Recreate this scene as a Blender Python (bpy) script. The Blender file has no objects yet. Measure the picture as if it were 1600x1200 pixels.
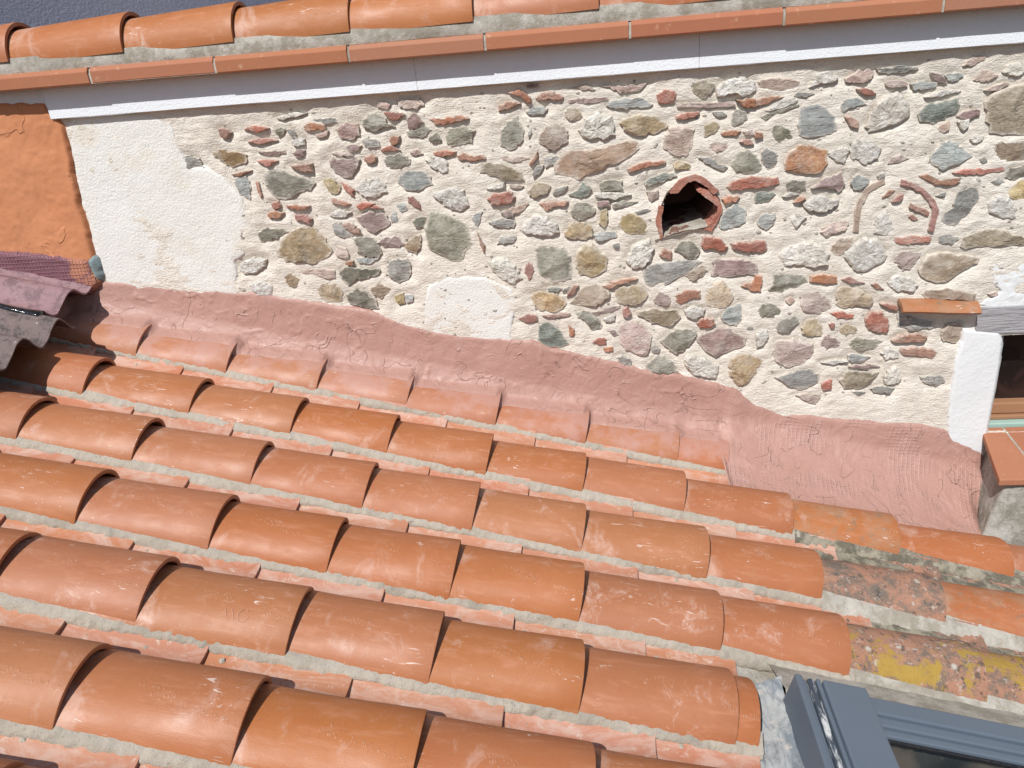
import bpy, math, random
import numpy as np
from mathutils import Vector, Matrix, noise as mnoise
random.seed(7)
rng = np.random.default_rng(11)
scene = bpy.context.scene
col = scene.collection
CAM_Z = 6.0
SLOPE = math.radians(14.5)
CA, SA = math.cos(SLOPE), math.sin(SLOPE)
# ------------------------------------------------------------------ camera
cd = bpy.data.cameras.new('camera'); cam = bpy.data.objects.new('camera', cd); col.objects.link(cam)
ax = (0.99318, 0.03496, -0.11120); ay = (0.08679, 0.41508, 0.90563); az = (-0.07781, 0.90911, -0.40922)
R = Matrix(((ax[0], ax[1], -ax[2]), (ay[0], ay[1], -ay[2]), (az[0], az[1], -az[2])))
cam.matrix_world = Matrix.Translation((0, 0, CAM_Z)) @ R.to_4x4()
cd.sensor_width = 36; cd.lens = 27.0; cd.clip_start = 0.05; cd.clip_end = 500
scene.camera = cam
# ------------------------------------------------------------------ light
SUN = Vector((0.27, 0.79, -1.0)).normalized()          # direction the light travels
sl = bpy.data.lights.new('sun', 'SUN'); sl.energy = 4.5; sl.angle = math.radians(0.55); sl.color = (1.0, 0.975, 0.95)
so = bpy.data.objects.new('sun', sl); col.objects.link(so); so.location = (0, -4, 12)
so.rotation_euler = SUN.to_track_quat('-Z', 'Y').to_euler()
w = bpy.data.worlds.new('World'); scene.world = w; w.use_nodes = True
nt = w.node_tree; nt.nodes.clear()
sky = nt.nodes.new('ShaderNodeTexSky'); sky.sky_type = 'NISHITA'; sky.sun_disc = False
sky.sun_elevation = math.asin(-SUN.z); sky.sun_rotation = math.atan2(-SUN.x, -SUN.y)
bg = nt.nodes.new('ShaderNodeBackground'); bg.inputs[1].default_value = 0.085
wo = nt.nodes.new('ShaderNodeOutputWorld')
nt.links.new(sky.outputs[0], bg.inputs[0]); nt.links.new(bg.outputs[0], wo.inputs[0])
vs = scene.view_settings; vs.view_transform = 'Standard'; vs.look = 'None'; vs.gamma = 1; vs.exposure = 0.1
vs.use_curve_mapping = False
# ------------------------------------------------------------------ material helpers
class NM:
    def __init__(s, name):
        s.m = bpy.data.materials.new(name); s.m.use_nodes = True; s.t = s.m.node_tree
        s.b = s.t.nodes['Principled BSDF']; s.b.inputs['Specular IOR Level'].default_value = 0.3
        s.tc = s.n('ShaderNodeTexCoord'); s.oi = s.n('ShaderNodeObjectInfo')
        s.off = s.n('ShaderNodeVectorMath'); s.off.operation = 'MULTIPLY_ADD'
        s.t.links.new(s.tc.outputs['Object'], s.off.inputs[0]); s.off.inputs[1].default_value = (1, 1, 1)
        cmb = s.n('ShaderNodeCombineXYZ')
        sc = s.math('MULTIPLY', s.oi.outputs['Random'], 37.0)
        sc2 = s.math('MULTIPLY', s.oi.outputs['Random'], 91.0)
        s.link(sc, cmb.inputs[0]); s.link(sc2, cmb.inputs[1]); s.link(sc, cmb.inputs[2])
        s.link(cmb.outputs[0], s.off.inputs[2]); s.co = s.off.outputs[0]; s.hn = None
        s.rnd = s.oi.outputs['Random']
    def n(s, t): return s.t.nodes.new(t)
    def link(s, a, b): s.t.links.new(a, b)
    def setv(s, inp, v):
        if hasattr(v, 'links') or isinstance(v, bpy.types.NodeSocket): s.link(v, inp)
        else: inp.default_value = v
    def math(s, op, a, b=0.0, c=0.0, clamp=False):
        k = s.n('ShaderNodeMath'); k.operation = op; k.use_clamp = clamp
        s.setv(k.inputs[0], a); s.setv(k.inputs[1], b); s.setv(k.inputs[2], c); return k.outputs[0]
    def scale(s, v, vec):
        k = s.n('ShaderNodeVectorMath'); k.operation = 'MULTIPLY'; s.link(v, k.inputs[0]); k.inputs[1].default_value = vec; return k.outputs[0]
    def noise(s, sc, det=4, rough=0.55, dist=0.0, vec=None):
        k = s.n('ShaderNodeTexNoise'); k.inputs['Scale'].default_value = sc; k.inputs['Detail'].default_value = det
        k.inputs['Roughness'].default_value = rough; k.inputs['Distortion'].default_value = dist
        s.link(vec or s.co, k.inputs['Vector']); return k.outputs[0]
    def vor(s, sc, feat='F1', vec=None, out=0):
        k = s.n('ShaderNodeTexVoronoi'); k.feature = feat; k.inputs['Scale'].default_value = sc; s.link(vec or s.co, k.inputs['Vector']); return k.outputs[out]
    def step(s, v, a, b, lo=0.0, hi=1.0):
        k = s.n('ShaderNodeMapRange'); k.interpolation_type = 'SMOOTHSTEP'; s.link(v, k.inputs[0])
        k.inputs[1].default_value = a; k.inputs[2].default_value = b; k.inputs[3].default_value = lo; k.inputs[4].default_value = hi; return k.outputs[0]
    def mix(s, f, a, b, mode='MIX'):
        k = s.n('ShaderNodeMix'); k.data_type = 'RGBA'; k.blend_type = mode
        s.setv(k.inputs[0], f)
        for i, v in ((6, a), (7, b)):
            if isinstance(v, bpy.types.NodeSocket): s.link(v, k.inputs[i])
            else: k.inputs[i].default_value = (*v, 1)
        return k.outputs[2]
    def ramp(s, v, stops):
        k = s.n('ShaderNodeValToRGB'); s.link(v, k.inputs[0]); e = k.color_ramp.elements
        while len(e) < len(stops): e.new(0.5)
        for i, (p, c) in enumerate(stops): e[i].position = p; e[i].color = (*c, 1)
        return k.outputs[0]
    def attr(s, name):
        k = s.n('ShaderNodeAttribute'); k.attribute_name = name; return k.outputs['Fac']
    def sep(s, v=None):
        k = s.n('ShaderNodeSeparateXYZ'); s.link(v or s.tc.outputs['Object'], k.inputs[0]); return k.outputs
    def bump(s, h, dist, strength=1.0):
        k = s.n('ShaderNodeBump'); k.inputs['Distance'].default_value = dist; k.inputs['Strength'].default_value = strength
        s.link(h, k.inputs['Height'])
        if s.hn is not None: s.link(s.hn, k.inputs['Normal'])
        s.hn = k.outputs[0]
    def hue(s, c, dv=0.15, dh=0.01, ds=0.12):
        k = s.n('ShaderNodeHueSaturation'); s.setv(k.inputs['Color'], c)
        s.link(s.step(s.rnd, 0, 1, 0.5 - dh, 0.5 + dh), k.inputs['Hue'])
        r2 = s.math('FRACT', s.math('MULTIPLY', s.rnd, 17.3)); r3 = s.math('FRACT', s.math('MULTIPLY', s.rnd, 53.7))
        s.link(s.math('MULTIPLY_ADD', r2, 2 * dv, 1 - dv), k.inputs['Value'])
        s.link(s.math('MULTIPLY_ADD', r3, 2 * ds, 1 - ds), k.inputs['Saturation'])
        return k.outputs[0]
    def done(s, c, rough=0.85, spec=None):
        if isinstance(c, bpy.types.NodeSocket): s.link(c, s.b.inputs['Base Color'])
        else: s.b.inputs['Base Color'].default_value = (*c, 1)
        s.setv(s.b.inputs['Roughness'], rough)
        if spec is not None: s.b.inputs['Specular IOR Level'].default_value = spec
        if s.hn is not None: s.link(s.hn, s.b.inputs['Normal'])
        return s.m

MORTAR = (0.64, 0.555, 0.45)
def mat_mortar():
    k = NM('lime_mortar'); c = k.mix(k.noise(3.0, 5), (0.655, 0.60, 0.515), (0.74, 0.695, 0.615))
    c = k.mix(k.step(k.noise(9, 4), 0.52, 0.75, 0, .55), c, (0.80, 0.76, 0.69))
    c = k.mix(k.step(k.noise(60, 3), 0.62, 0.78, 0, .3), c, (0.50, 0.43, 0.35))
    wv = k.scale(k.co, (1, 1, 2.6))
    k.bump(k.noise(26, 4, .6, 2.2, wv), 0.012, .55)
    k.bump(k.noise(120, 3, .7, 0.6), 0.004, .7)
    k.bump(k.noise(420, 2, .7), 0.0016, .6)
    return k.done(c, 0.95, 0.1)
def mat_plaster(name, a, b, grain=0.0035, gs=150, stain=None):
    k = NM(name); c = k.mix(k.noise(3.5, 5), a, b)
    if stain: c = k.mix(k.step(k.noise(5, 5), .56, .74, 0, .6), c, stain)
    g = k.noise(gs, 3, .6); k.bump(k.noise(30, 4), 0.003, .4); k.bump(g, grain, .9)
    return k.done(c, 0.93, 0.15)
def mat_stone(name, cols, ns=18, stria=0.0, bump=0.006, dust=0.6, seams=None, dv=.2):
    k = NM(name)
    vec = k.scale(k.co, (1, 1, 1 + stria * 4)) if stria else k.co
    c = k.ramp(k.noise(ns, 6, .65, 1.2, vec), [(0.25 + 0.5 * i / (len(cols) - 1), q) for i, q in enumerate(cols)])
    c = k.hue(c, dv, .012, .2)
    c = k.mix(k.step(k.noise(ns * 6, 4, .7), .5, .72, 0, .45), c, tuple(v * .45 for v in cols[0]))
    if seams: c = k.mix(k.step(k.vor(ns * 1.4, 'DISTANCE_TO_EDGE', k.scale(k.co, (1, 1, 1.8))), 0.0, .03, .35, 0), c, seams)
    rim = k.attr('rim')
    f = k.math('ADD', rim, k.math('MULTIPLY', k.math('SUBTRACT', k.noise(45, 4, .7), .5), 1.5))
    c = k.mix(k.step(f, .45, 1.10, 0, dust + .15), c, (0.70, 0.635, 0.55))
    c = k.mix(k.step(k.noise(13, 7, .75), .46, .72, .06, .55), c, (0.60, 0.565, 0.505))
    cr = k.step(k.vor(ns * 2.2, 'DISTANCE_TO_EDGE', k.scale(k.co, (1, 1, 2.2 + stria * 3))), .0, .07, 1, 0); cr = k.math('MULTIPLY', cr, k.step(k.noise(ns, 2), .45, .6))
    c = k.mix(k.math('MULTIPLY', cr, .22), c, tuple(v * .4 for v in cols[0]))
    k.bump(cr, -.003, .5)
    k.bump(k.noise(ns * 2.6, 6, .72, .8, vec), bump, .95)
    k.bump(k.vor(ns * 4, 'F1', vec), bump * .4, .4)
    k.bump(k.noise(380, 2, .7), .0012, .5)
    return k.done(c, .85, .25)
M = {}
M['mortar'] = mat_mortar()
M['plaster'] = mat_plaster('rough_lime_plaster', (0.64, 0.625, 0.57), (0.73, 0.725, 0.69), .0035, 130, (0.66, 0.58, 0.46))
M['white_band'] = mat_plaster('white_render', (0.70, 0.735, 0.76), (0.77, 0.80, 0.825), .0022, 170)
M['jamb'] = mat_plaster('white_painted_plaster', (0.62, 0.64, 0.64), (0.72, 0.735, 0.73), .0015, 60)
M['n'] = mat_stone('green_grey_schist', [(.10, .10, .078), (.245, .235, .185), (.345, .335, .28)], 16, .3)
M['e'] = mat_stone('green_slate', [(.085, .105, .09), (.205, .235, .20), (.30, .325, .28)], 16, .5)
M['g'] = mat_stone('grey_slate', [(.14, .14, .13), (.29, .285, .26), (.42, .41, .38)], 14, .6)
M['d'] = mat_stone('dark_stone', [(.07, .07, .055), (.155, .15, .115), (.24, .22, .17)], 16, .2)
M['u'] = mat_stone('blue_grey_slate', [(.17, .19, .19), (.34, .36, .345), (.46, .48, .46)], 12, .5)
M['b'] = mat_stone('brown_stone', [(.13, .095, .055), (.27, .21, .135), (.38, .31, .22)], 14, .2)
M['a'] = mat_stone('brown_grey_boulder', [(.20, .145, .10), (.34, .26, .19), (.44, .37, .30)], 10, .1)
M['o'] = mat_stone('ochre_veined_stone', [(.13, .11, .06), (.30, .22, .11), (.44, .35, .21)], 14, .1, seams=(.42, .25, .2))
M['j'] = mat_stone('rust_red_stone', [(.15, .055, .03), (.32, .135, .075), (.42, .25, .14)], 14, .1, seams=(.17, .06, .04))
M['p'] = mat_stone('purple_schist', [(.14, .09, .085), (.28, .19, .175), (.38, .29, .27)], 14, .4)
M['k'] = mat_stone('pink_stone', [(.30, .20, .17), (.50, .385, .335), (.64, .54, .48)], 18, .2, .007)
M['w'] = mat_stone('white_quartz', [(.36, .32, .26), (.66, .635, .57), (.78, .77, .73)], 20, 0, .010, .45, dv=.1)
M['y'] = mat_stone('yellow_stone', [(.27, .19, .09), (.50, .39, .23), (.60, .52, .38)], 20, 0, .008, .45)
M['r'] = mat_stone('broken_red_brick', [(.23, .095, .065), (.385, .18, .125), (.47, .27, .205)], 26, .1, .005, .45, dv=.22)

def mat_tile(name, pink=0.0, smear=.55, worn=0.0):
    k = NM(name); X, Yc, Z = k.sep()
    c = k.mix(k.noise(4.5, 5, .6), (0.345, 0.122, 0.046), (0.385, 0.150, 0.062))
    c = k.hue(c, .05, .003, .05)
    st = k.scale(k.co, (2.2, 9, 9))
    c = k.mix(k.step(k.noise(5, 6, .6, .4, st), .48, .72, 0, .45), c, (0.48, 0.225, 0.13))
    c = k.mix(k.step(k.noise(70, 4, .65), .5, .75, 0, .35), c, (0.31, 0.11, 0.048))
    # cement haze left by the mason: thicker where the tile comes out from under the next one
    up = k.step(X, -.36, -.24, 1.0, 0.0)
    n1 = k.noise(9, 7, .72, .5, k.scale(k.co, (1.3, 1, 1)))
    f = k.step(k.math('ADD', n1, k.math('MULTIPLY', up, .10)), .55, .76, 0, smear * .85)
    c = k.mix(f, c, (0.58, 0.41, 0.335))
    f2 = k.step(k.noise(26, 5, .75, 1.2, k.scale(k.co, (.5, 1, 1))), .645, .73, 0, smear * .85)
    c = k.mix(f2, c, (0.62, 0.48, 0.40))
    sp = k.step(k.vor(55), .035, .075, .8, 0); spm = k.step(k.noise(6, 3), .5, .62)
    c = k.mix(k.math('MULTIPLY', sp, spm), c, (0.72, 0.62, 0.55))
    sc_ = k.math('MULTIPLY', k.step(k.noise(30, 4, .6, 2.5, k.scale(k.co, (.35, 1.6, 1.6))), .63, .69, 0, 1), k.step(k.noise(5, 2), .54, .64))
    c = k.mix(k.math('MULTIPLY', sc_, .7), c, (0.70, 0.60, 0.54))
    if pink:
        fp = k.step(k.math('ADD', k.noise(8, 5, .65), k.math('MULTIPLY', Z, 3.0)), .50, .70, .15, pink)
        c = k.mix(fp, c, (0.42, 0.235, 0.19))
    if worn:
        c = k.mix(k.step(k.noise(11, 7, .75), .42, .66, 0, worn), c, (0.33, 0.21, 0.13))
        c = k.mix(k.step(k.noise(38, 5, .7), .56, .66, 0, worn), c, (0.17, 0.15, 0.11))
    st2 = k.math('MULTIPLY', k.step(k.math('ABSOLUTE', k.math('SUBTRACT', Z, .052)), .0022, .0034, 1, 0), k.step(k.vor(210, 'F1', k.scale(k.co, (1, .4, .6))), .25, .4, 1, 0))
    st2 = k.math('MULTIPLY', st2, k.math('MULTIPLY', k.step(Yc, .10, .09), k.step(k.noise(9, 2), .42, .5)))
    c = k.mix(k.math('MULTIPLY', st2, .3), c, (0.60, 0.36, 0.24)); k.bump(st2, .0012, .7)
    k.bump(k.noise(7, 3), .004, .35)
    k.bump(k.noise(6, 3, .5, 0, k.scale(k.co, (1.2, 60, 60))), .0004, .5)
    k.bump(k.noise(260, 3, .7), .0007, .5)
    rg = k.step(k.noise(9, 4), .3, .7, .44, .60)
    return k.done(c, rg, .42)
M['tile'] = mat_tile('new_terracotta')
M['tile_smeared'] = mat_tile('cement_smeared_terracotta', smear=.9)
M['tile_pink'] = mat_tile('pink_washed_terracotta', pink=.8, smear=.7)
M['tile_worn'] = mat_tile('worn_terracotta', smear=.7, worn=.55)
def mat_channel():
    k = NM('channel_terracotta'); c = k.mix(k.noise(6, 5), (0.42, 0.155, 0.078), (0.48, 0.20, 0.11)); c = k.hue(c, .06, .004, .06)
    f = k.step(k.noise(13, 7, .72, .8, k.scale(k.co, (.7, 1.5, 1.5))), .42, .64, .15, .85); c = k.mix(f, c, (0.54, 0.37, 0.295))
    f = k.step(k.noise(30, 6, .75, .8), .56, .70, 0, .75); c = k.mix(f, c, (0.60, 0.50, 0.42))
    k.bump(k.noise(60, 5, .7), .002, .6); return k.done(c, .8, .2)
M['channel'] = mat_channel()
def mat_lichen(name, yellow, seed):
    k = NM(name)
    c = k.mix(k.noise(9, 6, .65), (0.33, 0.14, 0.09), (0.40, 0.25, 0.17))
    f = k.step(k.noise(11, 9, .8, .5), .45 if yellow else .44, .60, 0, .88); c = k.mix(f, c, (0.14, 0.125, 0.105))
    f = k.step(k.noise(34, 5, .75), .55, .63, 0, .8); c = k.mix(f, c, (0.085, 0.075, 0.062))
    f = k.step(k.noise(62, 4, .8), .58, .65, 0, .75); c = k.mix(f, c, (0.46, 0.40, 0.35))
    f = k.step(k.vor(16), .10, .2, .8, 0); f = k.math('MULTIPLY', f, k.step(k.noise(40, 3), .35, .5)); c = k.mix(f, c, (0.50, 0.48, 0.42))
    if yellow:
        f = k.step(k.math('ADD', k.noise(7.5, 8, .68, .9), k.math('MULTIPLY', k.noise(70, 5, .8), .34)), .69, .76, 0, .92)
        c = k.mix(f, c, k.mix(k.noise(50, 4, .7), (0.30, 0.19, 0.04), (0.43, 0.29, 0.065)))
    k.bump(k.noise(34, 5, .75), .005, .8); k.bump(k.noise(150, 4, .8), .002, .8)
    return k.done(c, .92, .1)
M['lichen_grey'] = mat_lichen('lichen_crusted_tile', False, 1)
M['lichen_yellow'] = mat_lichen('yellow_lichen_tile', True, 2)
def mat_cement(name, a, b, dark=None, bumpd=.006):
    k = NM(name); c = k.mix(k.noise(14, 6, .65), a, b)
    c = k.mix(k.step(k.noise(4, 6, .7), .5, .72, 0, .6), c, tuple(v * .62 for v in a))
    c = k.mix(k.step(k.noise(80, 4, .7), .55, .72, 0, .5), c, tuple(v * .6 for v in a))
    if dark: c = k.mix(k.step(k.noise(12, 7, .75), .42, .58, 0, .85), c, dark)
    k.bump(k.noise(60, 6, .72), bumpd, .9); k.bump(k.noise(300, 3, .8), .0015, .8)
    return k.done(c, .95, .1)
M['bed'] = mat_cement('grey_bedding_mortar', (0.345, 0.305, 0.245), (0.49, 0.445, 0.375))
M['bed_white'] = mat_cement('pale_bedding_mortar', (0.38, 0.355, 0.305), (0.52, 0.49, 0.43), (0.30, 0.27, 0.215), .004)
M['bed_moss'] = mat_cement('mossy_mortar', (0.30, 0.27, 0.20), (0.42, 0.38, 0.30), (0.115, 0.105, 0.08), .009)
M['cement'] = mat_cement('old_grey_cement', (0.36, 0.35, 0.31), (0.50, 0.48, 0.43), (0.24, 0.225, 0.18), .008)
M['verge_mortar'] = mat_cement('stained_verge_mortar', (0.36, 0.335, 0.29), (0.55, 0.52, 0.46), (0.27, 0.245, 0.195), .005)
def mat_brick():
    k = NM('verge_brick_clay'); c = k.hue(k.mix(k.noise(12, 5), (0.345, 0.142, 0.082), (0.39, 0.17, 0.10)), .04, .003, .05)
    c = k.mix(k.step(k.noise(40, 5), .62, .75, 0, .4), c, (0.62, 0.42, 0.3)); k.bump(k.noise(180, 3), .001, .6); return k.done(c, .8, .25)
M['brick'] = mat_brick()
def mat_flash():
    k = NM('pink_bitumen_coating'); c = k.mix(k.noise(3.0, 6, .6), (0.36, 0.20, 0.160), (0.415, 0.245, 0.20))
    c = k.mix(k.step(k.noise(14, 6, .7, 1), .5, .72, 0, .4), c, (0.49, 0.31, 0.27))
    k.bump(k.noise(16, 5, .55, 1.6), .010, .45); k.bump(k.noise(90, 4, .7), .0022, .5)
    for sc_, off_, wd in ((4.5, .5, .010), (7.5, .46, .012)):
        nz_ = k.noise(sc_, 2.2, .45, 1.6); ln_ = k.step(k.math('ABSOLUTE', k.math('SUBTRACT', nz_, off_)), 0, wd, 1, 0)
        ln_ = k.math('MULTIPLY', ln_, k.step(k.noise(sc_ * 1.7, 2), .52, .62)); k.bump(ln_, .005, .7)
        c = k.mix(k.math('MULTIPLY', ln_, .18), c, (0.52, 0.35, 0.30))
    uv = k.n('ShaderNodeUVMap').outputs[0]; u, v, _ = k.sep(uv)
    gr = []
    for q, d in ((u, 0.0165), (v, 0.0135)):
        fr = k.math('FRACT', k.math('DIVIDE', k.math('ADD', q, k.math('MULTIPLY', k.noise(6, 2), .012)), d))
        gr.append(k.step(k.math('ABSOLUTE', k.math('SUBTRACT', fr, .5)), .30, .44))
    net = k.math('MAXIMUM', gr[0], gr[1])
    msk = k.math('MULTIPLY', k.attr('net'), k.step(k.noise(7, 4, .6), .46, .60))
    h = k.math('MULTIPLY', net, msk); k.bump(h, .0035, .6)
    c = k.mix(k.math('MULTIPLY', h, .30), c, (0.50, 0.32, 0.28))
    return k.done(c, k.step(k.noise(20, 4), .3, .7, .42, .6), .4)
M['flash'] = mat_flash()
def mat_orange():
    k = NM('orange_painted_render'); c = k.mix(k.noise(4, 5), (0.47, 0.185, 0.085), (0.56, 0.25, 0.125))
    c = k.mix(k.step(k.noise(9, 6, .7), .62, .74, 0, .5), c, (0.33, 0.12, 0.06))
    c = k.mix(k.step(k.noise(22, 6, .75), .70, .76, 0, .7), c, (0.66, 0.5, 0.42))
    k.bump(k.noise(7, 4, .5, .6), .012, .5); k.bump(k.step(k.noise(5, 3, .6, .8), .60, .63), .005, .6); k.bump(k.noise(140, 3, .7), .0016, .6)
    return k.done(c, .8, .25)
M['orange'] = mat_orange()
def mat_netpurple():
    k = NM('purple_painted_mesh'); X, Yc, Z = k.sep()
    f = k.step(k.math('ADD', k.math('MULTIPLY', k.noise(8, 6, .75), 1.6), k.math('MULTIPLY_ADD', X, 1.6, -1.58)), .44, .58)
    c = k.mix(f, (0.19, 0.085, 0.11), (0.44, 0.19, 0.11))
    c = k.mix(k.step(k.noise(20, 5, .7), .6, .75, 0, .4), c, (0.42, 0.27, 0.27))
    gr = []
    for q, d in ((X, 0.0135), (Z, 0.0135)):
        fr = k.math('FRACT', k.math('DIVIDE', k.math('ADD', q, k.math('MULTIPLY', k.noise(9, 2), .015)), d))
        gr.append(k.step(k.math('ABSOLUTE', k.math('SUBTRACT', fr, .5)), .30, .45))
    net = k.math('MAXIMUM', gr[0], gr[1]); k.bump(net, .006, .9); c = k.mix(k.math('MULTIPLY', net, .35), c, (0.36, 0.17, 0.17))
    k.bump(k.noise(14, 5), .012, .6)
    return k.done(c, .6, .35)
M['netpurple'] = mat_netpurple()
def mat_sheet(name, base, alt, spot, wet=.9):
    k = NM(name); c = k.mix(k.noise(7, 6, .7), base, alt)
    c = k.mix(k.step(k.noise(16, 8, .8), .46, .60, 0, .85), c, spot); c = k.mix(k.step(k.noise(55, 5, .8), .62, .7, 0, .8), c, (0.52, 0.47, 0.42))
    k.bump(k.noise(70, 5, .7), .003, .7); return k.done(c, wet, .2)
M['sheet_grey'] = mat_sheet('grey_fibre_cement', (0.22, 0.16, 0.145), (0.13, 0.11, 0.105), (0.06, 0.056, 0.052))
M['sheet_purple'] = mat_sheet('purple_fibre_cement', (0.25, 0.145, 0.16), (0.31, 0.205, 0.205), (0.15, 0.095, 0.105), .6)
def mat_simple(name, c, rough, spec=.4, metal=0.0, b=None):
    k = NM(name); cc = k.mix(k.noise(9, 5), tuple(v * .85 for v in c), tuple(min(1, v * 1.12) for v in c))
    if b: k.bump(k.noise(b[0], 4), b[1], .6)
    k.b.inputs['Metallic'].default_value = metal
    return k.done(cc, rough, spec)
M['tar'] = mat_simple('black_tar', (.012, .012, .014), .12, .6, 0, (40, .006))
def mat_metal():
    k = NM('anthracite_cladding'); c = k.mix(k.noise(2.5, 5), (0.095, 0.12, 0.15), (0.125, 0.155, 0.19))
    c = k.mix(k.step(k.noise(45, 5, .8), .66, .74, 0, .5), c, (0.30, 0.33, 0.35))
    c = k.mix(k.step(k.noise(9, 5, .7, 0, k.scale(k.co, (4, .5, 4))), .62, .8, 0, .35), c, (0.22, 0.26, 0.30))
    return k.done(c, .42, .5)
M['metal'] = mat_metal()
def mat_seal():
    k = NM('smeared_rubber_seal'); c = k.mix(k.step(k.noise(14, 6, .8, .5, k.scale(k.co, (4, .6, 4))), .5, .6), (.05, .065, .085), (.55, .56, .55))
    return k.done(c, .5, .4)
M['seal'] = mat_seal()
def mat_lead():
    k = NM('paint_smeared_lead'); c = k.mix(k.step(k.noise(9, 6, .7, 1.0, k.scale(k.co, (3, .8, 1))), .42, .6), (0.38, 0.39, 0.385), (0.19, 0.215, 0.235))
    c = k.mix(k.step(k.noise(25, 5), .6, .7, 0, .6), c, (0.56, 0.5, 0.43)); k.bump(k.noise(40, 5, .7, 1), .004, .8); return k.done(c, .85, .2)
M['lead'] = mat_lead()
def mat_glass(name, c1, c2, rough):
    k = NM(name); c = k.mix(k.step(k.noise(9, 3, .5, .6), .42, .62), c1, c2); c = k.mix(k.step(k.noise(20, 5, .7), .6, .75, 0, .3), c, (.12, .12, .105))
    return k.done(c, rough, .5)
M['skyglass'] = mat_glass('dusty_dark_glass', (.012, .018, .02), (.060, .052, .042), .12)
M['darkglass'] = mat_glass('dark_window_glass', (.008, .006, .006), (.03, .016, .014), .35)
M['wood'] = mat_simple('brown_window_wood', (.32, .165, .09), .6, .3, 0, (60, .001))
M['green'] = mat_simple('pale_green_paint', (.33, .46, .40), .6, .3)
def mat_beam():
    k = NM('weathered_grey_wood'); v = k.scale(k.co, (1, 14, 14)); c = k.ramp(k.noise(9, 6, .7, .3, v), [(.3, (.16, .155, .165)), (.5, (.36, .35, .36)), (.7, (.50, .49, .49))])
    k.bump(k.noise(9, 6, .7, .3, v), .008, .9); return k.done(c, .9, .1)
M['beam'] = mat_beam()
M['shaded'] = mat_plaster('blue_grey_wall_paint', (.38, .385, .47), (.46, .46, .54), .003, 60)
M['pipe'] = mat_simple('dark_brown_clay', (.20, .11, .085), .9, .1, 0, (60, .003))  # dark terracotta-brown, one tone over the whole pipe lining
M['stone_blue'] = mat_simple('painted_blue_stone', (.20, .255, .26), .6, .4, 0, (30, .01))
M['slab'] = mat_simple('roof_underlay', (.25, .2, .17), .95, .1)
# ------------------------------------------------------------------ object helpers
def thing(name, label, cat, loc, rot=(0, 0, 0), group=None):
    o = bpy.data.objects.new(name, None); col.objects.link(o); o.location = loc; o.rotation_euler = rot; o.empty_display_size = .2
    o['label'] = label; o['category'] = cat; o['kind'] = 'thing'
    if group: o['group'] = group
    return o
def mesh_data(name, V, F, mat, smooth=True, sharp=None, attrs=None, uv=None):
    me = bpy.data.meshes.new(name); V = np.asarray(V, dtype=np.float32)
    if isinstance(F, np.ndarray) and F.ndim == 2:
        nf, k = F.shape; me.vertices.add(len(V)); me.vertices.foreach_set('co', V.ravel())
        me.loops.add(nf * k); me.loops.foreach_set('vertex_index', F.ravel().astype(np.int32))
        me.polygons.add(nf); me.polygons.foreach_set('loop_start', np.arange(0, nf * k, k, dtype=np.int32)); me.update(calc_edges=True)
    else:
        me.from_pydata(V.tolist(), [], [list(map(int, f)) for f in F]); me.update()
    me.materials.append(mat)
    me.polygons.foreach_set('use_smooth', [smooth] * len(me.polygons))
    if sharp: me.set_sharp_from_angle(angle=math.radians(sharp))
    for an, av in (attrs or {}).items():
        a = me.attributes.new(an, 'FLOAT', 'POINT'); a.data.foreach_set('value', np.asarray(av, dtype=np.float32))
    if uv is not None:
        ul = me.uv_layers.new(name='UVMap'); idx = np.empty(len(me.loops), dtype=np.int32); me.loops.foreach_get('vertex_index', idx)
        ul.data.foreach_set('uv', np.asarray(uv, dtype=np.float32)[idx].ravel())
    return me
def link(name, me, parent=None, loc=(0, 0, 0), rot=(0, 0, 0)):
    o = bpy.data.objects.new(name, me); col.objects.link(o); o.location = loc; o.rotation_euler = rot
    if parent: o.parent = parent
    return o
def grid_faces(nu, nv, mask=None):
    i = np.arange(nu - 1)[:, None] * nv + np.arange(nv - 1)[None, :]
    F = np.stack([i, i + nv, i + nv + 1, i + 1], -1)
    return (F[mask] if mask is not None else F.reshape(-1, 4))
def boxes(name, L, mat, parent, bevel=.0015, loc=(0, 0, 0)):
    V = []; F = []
    for (x0, x1, y0, y1, z0, z1) in L:
        b = len(V); V += [(x, y, z) for x in (x0, x1) for y in (y0, y1) for z in (z0, z1)]
        F += [tuple(b + q for q in f) for f in ((0, 1, 3, 2), (4, 6, 7, 5), (0, 4, 5, 1), (2, 3, 7, 6), (0, 2, 6, 4), (1, 5, 7, 3))]
    o = link(name, mesh_data(name, V, F, mat, False), parent, loc)
    if bevel: m = o.modifiers.new('b', 'BEVEL'); m.width = bevel; m.segments = 2
    return o
def prism(name, plan, z0, z1, mat, parent, bevel=.002):
    n = len(plan); V = [(x, y, z0) for x, y in plan] + [(x, y, z1) for x, y in plan]
    F = [tuple(range(n))[::-1], tuple(range(n, 2 * n))] + [(i, (i + 1) % n, n + (i + 1) % n, n + i) for i in range(n)]
    o = link(name, mesh_data(name, V, F, mat, False), parent)
    if bevel: m = o.modifiers.new('b', 'BEVEL'); m.width = bevel; m.segments = 2
    return o
_T = {}
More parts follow.
